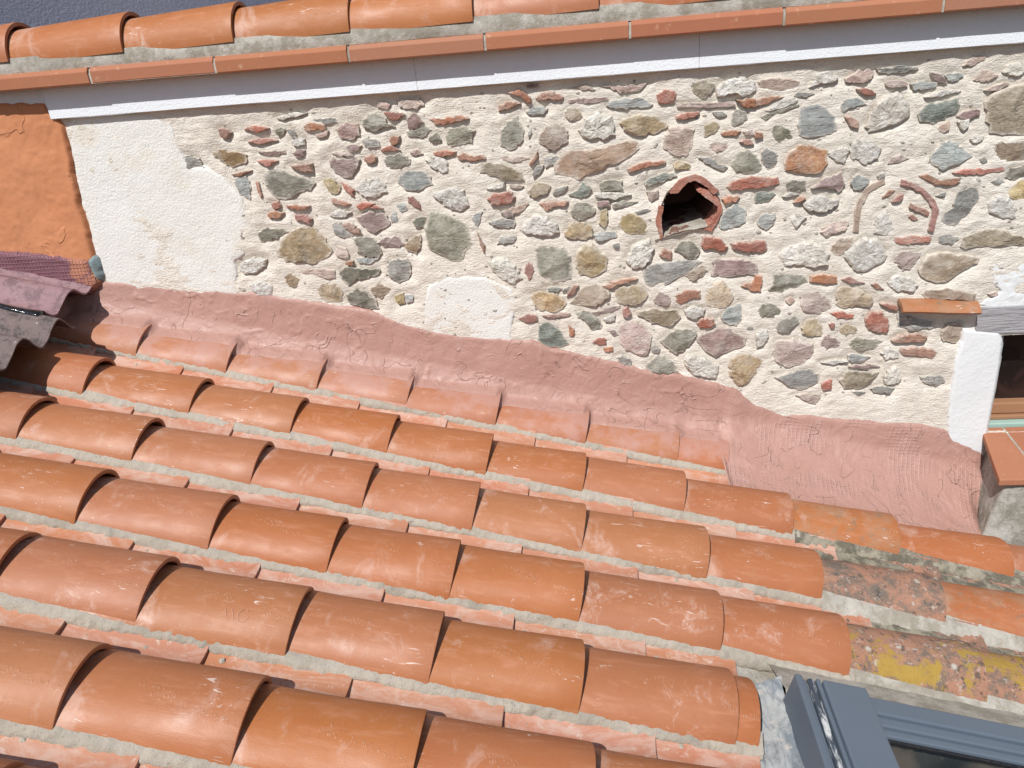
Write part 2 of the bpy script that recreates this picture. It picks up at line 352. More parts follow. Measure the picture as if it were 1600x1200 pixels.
def vnoise(x, y, sc, seed=0, octv=4, rough=.5):
    out = np.zeros(np.broadcast(x, y).shape); amp = 1; tot = 0
    for o in range(octv):
        k = seed * 31 + o
        if k not in _T: _T[k] = np.random.default_rng(k).random((256, 256))
        T = _T[k]; X = x * sc; Y = y * sc; xi = np.floor(X).astype(int); yi = np.floor(Y).astype(int); fx = X - xi; fy = Y - yi
        fx = fx * fx * (3 - 2 * fx); fy = fy * fy * (3 - 2 * fy)
        g = lambda a, b: T[a % 256, b % 256]
        out += amp * ((g(xi, yi) * (1 - fx) + g(xi + 1, yi) * fx) * (1 - fy) + (g(xi, yi + 1) * (1 - fx) + g(xi + 1, yi + 1) * fx) * fy)
        tot += amp; amp *= rough; sc *= 2
    return out / tot - .5
def sdist(px, pz, poly):
    """signed distance to a polygon, positive inside"""
    d = np.full(px.shape, 1e9); ins = np.zeros(px.shape, bool); n = len(poly)
    for i in range(n):
        x0, z0 = poly[i]; x1, z1 = poly[(i + 1) % n]; ex, ez = x1 - x0, z1 - z0
        t = np.clip(((px - x0) * ex + (pz - z0) * ez) / (ex * ex + ez * ez + 1e-12), 0, 1)
        d = np.minimum(d, np.hypot(px - x0 - t * ex, pz - z0 - t * ez))
        if z0 != z1:
            c = ((z0 > pz) != (z1 > pz)) & (px < (x1 - x0) * (pz - z0) / (z1 - z0) + x0); ins ^= c
    return np.where(ins, d, -d)
STONE_DATA = """
o -1300,-311 -1261,-334 -1203,-324 -1201,-297 -1236,-291 -1291,-274 -1323,-282
r -1274,-235 -1254,-239 -1234,-221 -1256,-206 -1280,-211
r -1141,-227 -1096,-217 -1151,-206 -1189,-214
r -1143,-267 -1075,-258 -1124,-248 -1184,-254
k -1094,-310 -1056,-303 -1061,-293 -1156,-293
r -1130,-343 -1089,-325 -1166,-320
r -1024,-363 -971,-374 -970,-346 -1050,-345
u -1263,-404 -1247,-433 -1222,-456 -1211,-407 -1218,-372 -1256,-376
g -1425,-331 -1363,-338 -1379,-299 -1422,-289
r -1240,-370 -1191,-353 -1268,-362
w -1037,-192 -955,-180 -993,-172 -1064,-185
k -630,-182 -576,-188 -550,-177 -556,-162 -630,-161
k -707,-174 -675,-184 -662,-169 -699,-162
r -676,-212 -647,-222 -617,-206 -654,-194 -688,-193
n -762,-240 -741,-252 -700,-241 -656,-242 -677,-233 -695,-208 -718,-193 -750,-202 -768,-224
p -612,-250 -585,-257 -560,-233 -584,-203 -614,-224
n -616,-276 -566,-282 -533,-261 -556,-246 -586,-261 -616,-258
r -517,-246 -457,-245 -401,-234 -421,-222 -471,-226 -532,-230
n -483,-306 -467,-318 -431,-315 -400,-312 -386,-276 -420,-258 -470,-263 -483,-280
d -530,-303 -502,-300 -515,-272 -545,-289
r -966,-236 -937,-233 -903,-235 -900,-220 -949,-209 -974,-220
k -930,-260 -901,-257 -892,-241 -937,-249
g -905,-214 -859,-215 -862,-199 -942,-201
d -1073,-240 -1056,-241 -1044,-226 -1059,-217 -1076,-229
g -1023,-248 -1005,-260 -1013,-230 -1038,-226
w -1021,-281 -982,-278 -982,-262 -1029,-264
k -846,-266 -818,-273 -788,-259 -783,-228 -826,-220 -863,-233
g -771,-295 -749,-304 -718,-304 -718,-285 -756,-272 -777,-281
r -670,-302 -652,-295 -643,-274 -672,-275 -682,-287
r -707,-320 -650,-321 -661,-315 -676,-304 -717,-312
p -825,-315 -796,-309 -785,-296 -815,-289 -837,-298
k -862,-328 -819,-326 -853,-311 -891,-313
p -1015,-323 -993,-315 -986,-296 -1015,-297 -1032,-307
r -769,-357 -743,-353 -735,-337 -753,-328 -778,-340
k -602,-341 -573,-337 -588,-323 -617,-326
r -524,-349 -463,-350 -456,-340 -494,-332 -534,-335
r -442,-365 -393,-373 -353,-368 -357,-354 -397,-360 -429,-344 -455,-353
n -697,-372 -670,-379 -622,-366 -618,-353 -646,-335 -692,-337 -711,-350
p -888,-376 -863,-397 -834,-399 -805,-365 -796,-344 -863,-334 -907,-340
w -556,-376 -519,-400 -492,-407 -492,-364 -529,-345 -564,-354
n -1148,-410 -1130,-439 -1093,-464 -1055,-450 -1027,-431 -992,-434 -968,-413 -980,-401 -1013,-390 -1046,-377 -1112,-356 -1157,-370
y -932,-426 -919,-449 -893,-454 -883,-432 -910,-400 -936,-401
r -859,-445 -836,-466 -833,-446 -861,-420 -877,-416
w -819,-453 -793,-471 -753,-474 -719,-459 -718,-437 -743,-408 -789,-410 -825,-436
u -666,-435 -641,-458 -606,-458 -555,-442 -555,-414 -580,-393 -638,-395 -671,-412
b -374,-415 -336,-428 -270,-440 -226,-446 -236,-424 -262,-408 -305,-390 -355,-383 -378,-398
w -553,-492 -520,-505 -494,-532 -455,-543 -433,-521 -442,-471 -474,-455 -515,-466 -550,-470
r -921,-480 -902,-487 -868,-498 -849,-490 -883,-480 -916,-467
r -823,-512 -781,-506 -768,-495 -802,-491 -833,-497
r -782,-509 -741,-514 -769,-501
r -641,-503 -619,-516 -598,-528 -606,-505 -623,-479 -646,-480
r -1136,-493 -1113,-486 -1118,-468 -1144,-475
r -1160,-525 -1124,-523 -1103,-510 -1137,-499 -1167,-514
r -1070,-497 -1014,-498 -1006,-490 -1050,-484 -1092,-484
w -928,-534 -881,-537 -858,-524 -894,-511 -938,-525
r -1066,-535 -1037,-540 -1013,-556 -1006,-536 -1033,-518 -1065,-521
p -811,-585 -784,-601 -752,-585 -721,-573 -738,-529 -769,-538 -778,-526 -808,-527 -846,-542
g -926,-593 -900,-612 -868,-605 -889,-586 -896,-557 -933,-560
r -887,-575 -850,-600 -829,-601 -840,-580 -872,-558 -894,-560
u -674,-532 -653,-525 -658,-499 -685,-506
u -714,-564 -690,-563 -691,-528 -713,-539
d -629,-587 -599,-586 -587,-558 -607,-553 -638,-569
u -416,-585 -406,-600 -395,-575 -387,-544 -423,-567
r -345,-524 -300,-524 -271,-520 -274,-487 -336,-488 -360,-504
w -335,-472 -304,-471 -299,-452 -363,-470
p -298,-572 -275,-568 -285,-550 -319,-554
r -1182,-430 -1177,-451 -1170,-431 -1175,-397 -1183,-394
n -594,-638 -581,-674 -537,-700 -510,-726 -481,-727 -459,-693 -435,-659 -443,-595 -470,-576 -530,-541 -569,-533 -577,-547 -597,-589
n -1218,-591 -1209,-606 -1184,-605 -1126,-590 -1104,-574 -1114,-564 -1151,-565 -1193,-563 -1211,-573
o -1157,-666 -1133,-686 -1078,-689 -1025,-698 -966,-677 -950,-660 -972,-611 -1001,-571 -1035,-563 -1079,-569 -1122,-602 -1156,-648
w -1312,-719 -1267,-728 -1217,-700 -1209,-676 -1253,-667 -1293,-677 -1320,-700
b -1141,-784 -1116,-786 -1098,-756 -1125,-736 -1149,-747
k -1081,-735 -1027,-741 -987,-761 -958,-757 -956,-726 -998,-721 -1029,-722 -1085,-725
w -1290,-789 -1260,-810 -1210,-813 -1203,-781 -1243,-760 -1289,-767
y -1027,-841 -986,-859 -950,-851 -941,-813 -960,-784 -1003,-779 -1034,-796
n -854,-665 -833,-684 -780,-687 -769,-676 -783,-633 -810,-611 -859,-617
k -924,-685 -893,-681 -900,-651 -924,-646 -940,-672
p -756,-653 -698,-659 -681,-645 -698,-621 -752,-623 -774,-634
b -670,-672 -635,-683 -620,-654 -618,-619 -652,-629 -679,-657
u -855,-707 -820,-712 -784,-696 -828,-690 -865,-694
r -905,-713 -881,-715 -881,-700 -906,-701
d -933,-767 -909,-790 -877,-767 -834,-763 -790,-753 -786,-732 -824,-739 -864,-725 -907,-723 -940,-739
g -749,-768 -716,-788 -677,-771 -667,-741 -680,-704 -728,-702 -755,-725
b -820,-832 -791,-846 -753,-814 -795,-787 -831,-806
d -924,-858 -865,-880 -816,-886 -813,-864 -855,-818 -884,-810 -930,-827
y -734,-874 -709,-869 -710,-831 -742,-842
u -704,-869 -677,-864 -675,-842 -701,-838
r -401,-667 -390,-702 -387,-667 -411,-614
p -195,-150 -163,-150 -163,-143 -199,-143
n -300,-329 -263,-345 -223,-318 -222,-277 -239,-240 -278,-263 -300,-298
r -218,-176 -198,-200 -185,-198 -191,-178 -222,-158 -257,-163
r -161,-198 -128,-190 -87,-198 -81,-188 -106,-172 -148,-169 -173,-189
k -12,-171 25,-174 -6,-154 -53,-161
p -61,-207 2,-214 63,-211 60,-199 -13,-198 -66,-199
r -296,-218 -241,-204 -222,-198 -262,-193 -295,-201
k 107,-187 169,-189 190,-166 118,-171 56,-164
u 65,-231 96,-238 190,-240 210,-232 174,-209 102,-209 57,-216
r 223,-223 247,-234 283,-224 282,-200 252,-190 223,-203
b 338,-202 369,-223 395,-215 404,-187 378,-173 325,-174
w 420,-225 460,-215 506,-226 536,-216 529,-187 499,-175 459,-177 429,-184 407,-207
k 293,-247 386,-254 475,-255 472,-243 385,-242 285,-237
r 503,-262 538,-265 537,-240 479,-239
u -190,-238 -147,-236 -135,-219 -172,-214 -208,-224
y -68,-260 -47,-264 -23,-253 -28,-235 -61,-225 -81,-246
w -23,-316 3,-336 20,-324 51,-337 84,-319 74,-262 33,-239 1,-257 -35,-295
o 131,-317 179,-328 231,-318 260,-300 221,-277 169,-261 122,-268 103,-289
r 288,-284 319,-284 355,-277 360,-265 314,-269 286,-274
g 412,-281 438,-287 448,-281 427,-272 404,-273
n 475,-318 515,-298 509,-280 475,-268 464,-299
a -158,-333 -122,-357 -72,-329 -70,-295 -112,-272 -150,-282 -171,-312
g -203,-309 -191,-295 -193,-282 -205,-299
k 250,-376 279,-394 316,-404 341,-357 343,-321 309,-309 263,-310 247,-350
b 383,-347 408,-336 423,-316 412,-298 382,-311 375,-338
r 440,-348 481,-348 496,-337 460,-332 432,-337
k 512,-348 543,-350 542,-337 501,-337
r 508,-378 539,-380 523,-364 495,-367
k 400,-391 421,-398 462,-390 456,-375 414,-364 391,-375
n 480,-462 512,-474 554,-474 569,-454 546,-417 514,-394 484,-412 472,-443
a -120,-426 -77,-442 -39,-455 16,-434 81,-412 141,-392 162,-370 160,-344 115,-346 51,-358 2,-365 -46,-356 -90,-369 -124,-404
k -298,-374 -244,-386 -210,-375 -254,-369 -308,-363
r -201,-399 -177,-374 -176,-356 -206,-393
g -152,-408 -119,-399 -104,-376 -128,-375 -161,-380
g -196,-442 -169,-423 -160,-404 -179,-406 -197,-426
r 129,-444 162,-436 205,-425 250,-426 252,-415 210,-413 162,-420 124,-436
y 285,-444 322,-446 332,-434 300,-419 276,-430
g 406,-444 444,-459 456,-447 427,-437 400,-415 363,-412
e 183,-496 210,-492 258,-479 290,-467 253,-455 215,-466 180,-480
b -214,-504 -180,-509 -152,-500 -142,-470 -161,-458 -200,-469 -218,-487
g -122,-507 -96,-498 -82,-476 -112,-483 -132,-498
e -58,-514 -25,-516 -6,-509 -5,-484 -29,-469 -41,-493 -75,-505
n 36,-495 68,-505 104,-497 105,-470 64,-467 25,-478
w 24,-527 90,-531 134,-520 101,-513 68,-508 11,-510
p 23,-552 64,-554 57,-537 15,-540
n 78,-563 117,-557 155,-546 111,-541 70,-546
k 204,-546 223,-534 226,-512 188,-515
r 467,-525 509,-527 551,-525 604,-522 629,-513 623,-495 581,-489 529,-487 466,-495 451,-516
r 453,-567 490,-564 500,-551 462,-546 444,-556
r -322,-525 -277,-525 -264,-501 -291,-488 -319,-489
r -161,-557 -127,-543 -87,-540 -81,-532 -137,-528 -179,-528
k -292,-569 -239,-550 -218,-532 -267,-540 -316,-554
n -70,-582 -40,-593 0,-584 9,-559 -21,-535 -54,-542 -74,-560
y 38,-625 52,-612 53,-565 34,-569 24,-611
g 155,-585 188,-587 201,-576 177,-572 149,-579
o 110,-647 148,-660 182,-654 196,-629 171,-602 138,-584 105,-590 91,-614
w -240,-632 -195,-643 -149,-649 -118,-636 -125,-607 -157,-583 -196,-569 -230,-581 -247,-612
u 445,-658 477,-659 520,-640 523,-598 490,-575 459,-592 434,-635
k -273,-470 -245,-475 -233,-467 -283,-461
g -318,-470 -301,-471 -299,-452 -316,-457
g -335,-601 -278,-610 -271,-588 -316,-579 -362,-588
g -282,-662 -272,-642 -327,-642 -340,-664
w -355,-770 -322,-802 -300,-821 -260,-799 -278,-762 -310,-719 -345,-720 -386,-726
y -87,-658 -37,-667 -3,-654 -4,-623 -35,-607 -74,-610 -98,-640
u 19,-676 78,-665 82,-648 31,-645 3,-652
n -206,-730 -203,-766 -181,-797 -142,-820 -112,-813 -83,-808 -82,-725 -106,-695 -174,-682 -209,-689
o -53,-786 -14,-806 21,-796 42,-773 51,-738 18,-713 -4,-680 -50,-704 -63,-744
w 124,-766 141,-781 181,-775 203,-747 212,-718 193,-677 137,-702 119,-742
r 251,-749 273,-759 273,-727 248,-717 231,-737
n 309,-732 337,-757 360,-752 373,-727 347,-697 309,-689 287,-722
r 386,-719 425,-727 461,-738 463,-721 440,-691 385,-677 378,-699
r -244,-782 -237,-806 -222,-795 -219,-747 -232,-735 -246,-758
g 175,-822 192,-853 243,-837 254,-850 294,-822 316,-814 355,-790 377,-774 349,-763 276,-762 220,-765 172,-780
b 350,-840 378,-826 400,-804 380,-780 358,-793 322,-819
p 411,-822 489,-826 572,-825 571,-807 553,-777 487,-765 426,-765 417,-811
r 48,-854 72,-837 129,-831 152,-818 129,-813 60,-828 23,-844
e -167,-849 -138,-854 -120,-843 -143,-835 -172,-840
r -74,-863 -58,-834 -78,-833 -104,-874
g -115,-861 -97,-856 -90,-838 -117,-849
a -58,-910 6,-916 53,-888 54,-858 3,-834 -32,-835 -68,-870 -90,-899
y 87,-908 145,-920 186,-901 186,-870 157,-848 100,-848 74,-865
y -223,-899 -201,-922 -154,-927 -118,-923 -108,-892 -138,-866 -185,-852 -232,-861
p 243,-928 272,-917 271,-893 232,-873 209,-908
r 294,-915 317,-922 340,-902 379,-898 373,-874 322,-877 289,-888
y 403,-933 437,-943 482,-937 495,-910 468,-855 440,-841 407,-864 394,-905
r -185,-950 -143,-950 -90,-949 -95,-936 -154,-940 -196,-941
r -252,-970 -212,-962 -220,-943 -250,-938 -289,-949
p -1,-953 34,-946 87,-930 87,-920 35,-930 -13,-940
w 39,-980 68,-975 69,-954 28,-964
r 101,-955 115,-965 130,-950 116,-922 101,-933
n -32,-977 -15,-1009 15,-1004 21,-986 -13,-947 -47,-929 -72,-944
b 174,-971 232,-999 278,-1007 304,-974 295,-946 249,-950 220,-939 168,-940 145,-954
w 330,-972 358,-983 392,-969 392,-947 352,-933 321,-950
r 376,-1015 411,-1019 433,-1005 421,-986 387,-984 367,-999
u 473,-1004 508,-1015 524,-991 519,-932 472,-951 450,-981
e -215,-1045 -185,-1063 -143,-1071 -107,-1063 -140,-997 -174,-970 -204,-975 -216,-1019
r -98,-1006 -99,-1030 -81,-1025 -80,-1006 -103,-983
k 90,-1065 107,-1092 161,-1120 187,-1121 202,-1045 173,-999 133,-978 97,-989 82,-1033
p 61,-1038 82,-1033 68,-1016 41,-1015
r 7,-1065 37,-1069 37,-1047 8,-1042 -14,-1054
r 30,-1095 60,-1093 60,-1077 24,-1082
g 208,-1106 226,-1110 232,-1097 214,-1080 202,-1089
n 261,-1095 297,-1122 354,-1070 371,-1040 336,-1020 290,-1023 235,-1065
p 390,-1104 431,-1135 489,-1115 546,-1092 544,-1063 509,-1043 462,-1016 417,-1032 369,-1058
g 89,-1143 106,-1173 130,-1171 125,-1138 95,-1114 74,-1123
n 196,-1184 244,-1195 300,-1198 279,-1151 249,-1124 208,-1135 184,-1160
w 345,-1193 393,-1218 440,-1223 450,-1178 402,-1143 349,-1121 320,-1140
g 75,-705 91,-712 92,-688 67,-690
y 495,-1215 525,-1264 553,-1249 586,-1203 608,-1161 554,-1131 506,-1137 483,-1175
r 487,-729 536,-742 589,-748 607,-732 587,-707 528,-707 476,-708
w 664,-801 716,-796 763,-816 807,-801 810,-764 768,-721 704,-721 657,-742 642,-765
a 829,-765 849,-769 878,-744 885,-714 844,-715 815,-744
w 884,-806 920,-838 957,-823 999,-798 1002,-771 965,-725 920,-716 885,-744 866,-777
k 799,-706 817,-697 866,-680 864,-656 826,-661 780,-678
r 1030,-739 1080,-745 1142,-739 1146,-722 1071,-718 1021,-722
g 1171,-747 1212,-749 1235,-737 1189,-718 1165,-723
b 1265,-772 1313,-768 1374,-765 1450,-776 1511,-779 1506,-753 1443,-743 1365,-712 1316,-709 1258,-729 1245,-764
k 1045,-814 1067,-839 1085,-830 1112,-797 1116,-777 1052,-770 1031,-800
a 1127,-860 1181,-887 1213,-888 1253,-856 1304,-825 1310,-805 1256,-795 1173,-779 1137,-792 1121,-839
n 656,-892 715,-880 741,-868 732,-839 659,-828 626,-830 635,-866 613,-886
r 760,-862 820,-875 846,-873 847,-849 803,-836 755,-840
r 898,-876 943,-875 910,-866 882,-850 861,-860
r 984,-898 1007,-902 982,-880 960,-879
r 556,-887 590,-892 587,-831 567,-827 561,-855 519,-863
w 1022,-889 1056,-908 1109,-918 1122,-894 1089,-865 1044,-855 1017,-875
a 1151,-941 1216,-952 1280,-951 1323,-964 1318,-932 1223,-913 1166,-914 1142,-927
k 742,-975 796,-981 834,-965 832,-936 776,-901 737,-910 729,-938
y 859,-952 887,-968 932,-959 972,-968 979,-936 947,-910 906,-890 860,-891 849,-916
r 1032,-975 1062,-983 1064,-969 1023,-953 1004,-955
k 696,-944 709,-930 695,-917 675,-929
n 595,-983 656,-989 672,-972 640,-945 596,-935 584,-960
n 660,-1049 694,-1054 706,-1036 728,-1011 717,-992 663,-1001 652,-1030
y 748,-1057 783,-1073 810,-1067 810,-1030 784,-1006 751,-1012 743,-1034
r 857,-999 914,-1010 913,-994 868,-979 835,-980
r 841,-1040 854,-1035 849,-1021 833,-1023
y 883,-1063 930,-1065 935,-1047 893,-1026 871,-1047
r 968,-1044 996,-1060 1040,-1070 1037,-1018 1007,-988 974,-986 957,-1007
u 1079,-1042 1127,-1059 1192,-1055 1196,-1037 1094,-1007 1064,-1002
a 1238,-1105 1279,-1117 1294,-1089 1291,-1045 1243,-1046 1229,-1086
r 1067,-1108 1120,-1103 1176,-1106 1177,-1091 1142,-1074 1090,-1079 1059,-1097
r 1100,-1155 1154,-1164 1208,-1174 1225,-1152 1197,-1136 1123,-1129 1087,-1131
w 1048,-1171 1088,-1165 1084,-1139 1050,-1126 1025,-1144
w 588,-1110 608,-1096 626,-1059 618,-1036 588,-1038 582,-1064
g 570,-1034 559,-1014 546,-1029
k 660,-1167 710,-1192 770,-1164 794,-1126 785,-1096 716,-1078 658,-1083 643,-1120
p 813,-1112 838,-1128 874,-1115 876,-1092 836,-1064 808,-1093
n 915,-1116 950,-1132 1003,-1128 1023,-1099 938,-1084 910,-1101
u 920,-1170 955,-1179 987,-1161 938,-1148 911,-1150
w 860,-1183 914,-1173 872,-1168 818,-1173
p 971,-1207 1031,-1197 983,-1189 916,-1193
g 686,-1246 716,-1275 772,-1277 812,-1259 815,-1220 780,-1203 691,-1215 657,-1229
r 835,-1287 862,-1284 865,-1241 829,-1259
b 910,-1282 966,-1284 1004,-1262 1027,-1224 925,-1216 894,-1254
w 1067,-1275 1107,-1266 1111,-1247 1085,-1200 1057,-1222 1052,-1264
g 1022,-1302 1078,-1308 1089,-1289 1040,-1279 1010,-1286
g 968,-1312 988,-1301 940,-1299
k 790,-1334 812,-1343 830,-1307 739,-1304
g 1195,-1270 1238,-1287 1268,-1269 1252,-1245 1205,-1247 1175,-1249
k 1374,-949 1395,-943 1384,-932 1360,-938
k 557,-210 615,-217 667,-218 671,-198 639,-183 566,-181 542,-184
r 541,-263 559,-259 590,-248 626,-238 569,-236 540,-245
w 597,-280 644,-265 670,-258 658,-243 617,-250 571,-280
n 573,-309 588,-292 624,-284 676,-270 673,-264 608,-280 561,-293
w 733,-208 769,-206 794,-197 756,-170 721,-180 703,-216
g 669,-241 695,-243 720,-237 668,-228 655,-240
k 826,-211 867,-213 887,-204 894,-180 854,-177 815,-199
g 916,-189 971,-191 1026,-188 1030,-181 970,-176 904,-178
k 946,-231 997,-235 1003,-225 974,-216 936,-215
u 1024,-244 1049,-246 1089,-244 1090,-232 1041,-226 1016,-229
p 1080,-219 1113,-236 1122,-232 1099,-210 1065,-198
u 1127,-227 1147,-228 1167,-215 1149,-206 1114,-211
w 1088,-274 1138,-267 1167,-260 1106,-255 1058,-272
k 1185,-187 1218,-175 1226,-164 1186,-163 1163,-186
k 1228,-239 1266,-230 1270,-220 1222,-202 1202,-230
k 1273,-267 1310,-253 1303,-246 1256,-256 1240,-265
w 1331,-232 1347,-214 1328,-193 1294,-191 1283,-214
r 871,-246 903,-258 909,-246 875,-233 849,-231
u 819,-295 854,-282 884,-277 852,-259 816,-264 805,-284
w 904,-361 945,-361 995,-344 1023,-320 1008,-278 978,-246 939,-258 902,-301 887,-346
e 1057,-345 1099,-351 1147,-329 1171,-305 1159,-279 1116,-291 1066,-297 1047,-327
b 1264,-352 1279,-394 1331,-403 1392,-407 1432,-405 1402,-247 1353,-249 1259,-276 1246,-300
p 1200,-345 1234,-337 1234,-322 1191,-322 1168,-338
k 1134,-384 1148,-375 1145,-349 1117,-368
w 1195,-381 1208,-364 1205,-348 1171,-356
w 1233,-425 1257,-413 1260,-401 1228,-396 1218,-411
u 683,-364 705,-376 757,-369 798,-353 784,-313 761,-283 723,-268 679,-275 677,-327
d 598,-371 635,-371 661,-363 644,-340 616,-323 592,-326
r 845,-346 867,-356 867,-335 836,-314 821,-313
r 543,-360 565,-359 564,-348 542,-341
g 571,-432 587,-463 608,-456 617,-418 583,-395 565,-409
j 647,-475 713,-487 762,-488 778,-456 772,-415 695,-391 649,-415 637,-447
w 790,-441 830,-462 839,-449 844,-415 809,-410 778,-424
w 854,-439 900,-469 942,-451 947,-419 918,-396 865,-387 847,-415
k 1015,-466 1036,-459 1008,-447 982,-451 974,-471
u 1117,-484 1146,-504 1195,-483 1234,-464 1211,-452 1175,-418 1133,-410 1121,-436 1098,-455
b 1314,-480 1347,-493 1398,-494 1439,-494 1428,-435 1386,-430 1305,-427 1295,-447
g 1269,-488 1281,-483 1271,-472 1259,-477
r 1222,-522 1274,-521 1341,-519 1339,-506 1272,-507 1209,-503 1177,-514
r 1092,-528 1126,-549 1165,-557 1213,-549 1210,-530 1162,-541 1125,-535 1101,-515 1069,-513
d 1371,-546 1406,-535 1431,-536 1426,-509 1400,-505 1360,-510 1349,-536
g 1322,-560 1347,-552 1324,-540 1305,-550
g 1282,-554 1267,-539 1240,-537
d 660,-539 685,-547 717,-540 715,-512 660,-508 653,-525
p 793,-534 822,-552 838,-548 832,-489 769,-510 736,-536
u 876,-550 902,-546 921,-523 881,-500 862,-522
e 554,-574 598,-567 619,-548 580,-537 552,-541
w 664,-559 696,-553 663,-545 644,-558
r 704,-576 719,-563 697,-564 679,-580
w 734,-609 779,-620 816,-608 830,-581 785,-567 747,-564 713,-588
g 1174,-681 1215,-686 1252,-646 1272,-608 1271,-566 1234,-561 1204,-576 1201,-626 1168,-652
w 1316,-650 1346,-671 1399,-671 1399,-643 1367,-608 1334,-601 1309,-621
y 1389,-615 1421,-618 1447,-619 1435,-558 1408,-551 1376,-570 1359,-591
u 593,-670 614,-654 623,-614 584,-614 563,-639
w 684,-658 694,-670 709,-648 724,-631 690,-615 680,-634
k 791,-702 829,-689 866,-668 859,-654 815,-660 779,-687
g 953,-522 968,-515 961,-500 946,-508
w 957,-703 991,-713 1016,-694 1007,-665 982,-629 956,-645 950,-685
r 991,-574 1005,-558 984,-560 965,-581
r 1026,-593 1034,-577 1018,-576 999,-597
r 1078,-664 1091,-662 1070,-646 1057,-648
g 1167,-590 1167,-576 1137,-586
a_ 905,-694 902,-637 906,-600 922,-565 950,-546 972,-537 963,-519 939,-529 907,-551 888,-592 883,-634 886,-692
r_ 1017,-544 1049,-554 1081,-571 1115,-604 1131,-634 1128,-670 1124,-698 1144,-705 1149,-676 1151,-633 1130,-593 1091,-555 1054,-535 1020,-524
r_ 1052,-619 1076,-632 1119,-651 1123,-636 1080,-616 1058,-604"""
OUT = {
 'patch_a': [(-1.814,-0.103),(-1.453,-0.154),(-1.433,-0.194),(-1.433,-0.28),(-1.41,-0.33),(-1.339,-0.335),(-1.308,-0.355),(-1.246,-0.449),(-1.248,-0.542),(-1.28,-0.648),(-1.325,-0.682),(-1.344,-0.816),(-1.532,-0.794),(-1.86,-0.754),(-1.872,-0.627),(-1.859,-0.506),(-1.858,-0.388),(-1.846,-0.253)],
 'patch_b': [(-0.655,-0.998),(-0.636,-0.866),(-0.609,-0.805),(-0.533,-0.773),(-0.392,-0.785),(-0.301,-0.833),(-0.293,-0.883),(-0.321,-1.055)],
 'orange': [(-2.527,-0.009),(-1.876,-0.078),(-1.833,-0.166),(-1.838,-0.253),(-1.858,-0.388),(-1.859,-0.53),(-1.868,-0.64),(-1.982,-0.722),(-2.279,-0.656),(-2.791,-0.577)],
 'purple': [(-2.763,-0.515),(-2.249,-0.577),(-1.999,-0.615),(-1.899,-0.631),(-1.888,-0.676),(-1.874,-0.723),(-1.924,-0.772),(-2.887,-0.782)],
 'bluestone': [(-1.904,-0.63),(-1.873,-0.612),(-1.854,-0.628),(-1.853,-0.666),(-1.853,-0.698),(-1.869,-0.723),(-1.893,-0.717),(-1.902,-0.681)],
 'hole': [(0.259,-0.524),(0.296,-0.49),(0.349,-0.482),(0.392,-0.502),(0.43,-0.556),(0.431,-0.596),(0.41,-0.632),(0.38,-0.648),(0.33,-0.65),(0.286,-0.658),(0.242,-0.674),(0.236,-0.617),(0.242,-0.562)],
 'jamb': [(1.295,-1.062),(1.419,-1.077),(1.436,-1.112),(1.442,-1.187),(1.446,-1.34),(1.446,-1.501),(1.452,-1.59),(1.308,-1.524),(1.29,-1.388),(1.287,-1.256),(1.284,-1.18),(1.295,-1.106)],
 'peel': [(1.361,-0.831),(1.458,-0.821),(1.658,-0.809),(1.705,-1.028),(1.49,-0.999),(1.427,-1.001),(1.352,-0.993),(1.339,-0.975),(1.367,-0.953),(1.395,-0.931),(1.368,-0.895)],
 'winopen': [(1.426,-1.09),(1.717,-1.088),(1.927,-1.098),(2.036,-1.546),(1.808,-1.512),(1.436,-1.479),(1.44,-1.34)],
 'drip': [(1.045,-0.93),(1.317,-0.964),(1.332,-1.007),(1.076,-0.987)],
 'beam': [(1.276,-0.984),(1.736,-0.983),(1.757,-1.078),(1.506,-1.086),(1.302,-1.082)],
 'pipe_top': [(0.268,-0.525),(0.292,-0.522),(0.326,-0.489),(0.351,-0.485),(0.39,-0.509),(0.41,-0.536),(0.42,-0.534),(0.429,-0.524),(0.389,-0.483),(0.359,-0.466),(0.334,-0.467),(0.296,-0.481),(0.266,-0.514)],
 'pipe_right': [(0.4,-0.554),(0.428,-0.578),(0.427,-0.602),(0.41,-0.628),(0.381,-0.655),(0.411,-0.663),(0.426,-0.633),(0.442,-0.601),(0.445,-0.579),(0.429,-0.55),(0.399,-0.522),(0.369,-0.511),(0.356,-0.519)],
 'pipe_left': [(0.218,-0.616),(0.225,-0.644),(0.236,-0.683),(0.245,-0.67),(0.24,-0.629),(0.238,-0.602),(0.247,-0.565),(0.229,-0.562)]}
FLASH_TOP = [(-2.307, 0.065), (-1.661, 0.17), (-1.56, 0.191), (-1.359, 0.211), (-1.11, 0.242), (-1.011, 0.257), (-0.912, 0.259), (-0.739, 0.266), (-0.616, 0.276), (-0.491, 0.255), (-0.34, 0.239), (-0.144, 0.254), (-0.048, 0.269), (0.024, 0.282), (0.102, 0.261), (0.199, 0.269), (0.349, 0.261), (0.475, 0.247), (0.595, 0.26), (0.721, 0.252), (0.821, 0.246), (0.908, 0.205), (1.013, 0.186), (1.203, 0.212), (1.392, 0.234), (1.531, 0.257), (1.617, 0.257), (1.69, 0.231), (1.773, 0.21), (1.836, 0.129), (1.893, -0.006), (1.939, -0.134)]

WY = 2.70                      # the wall face
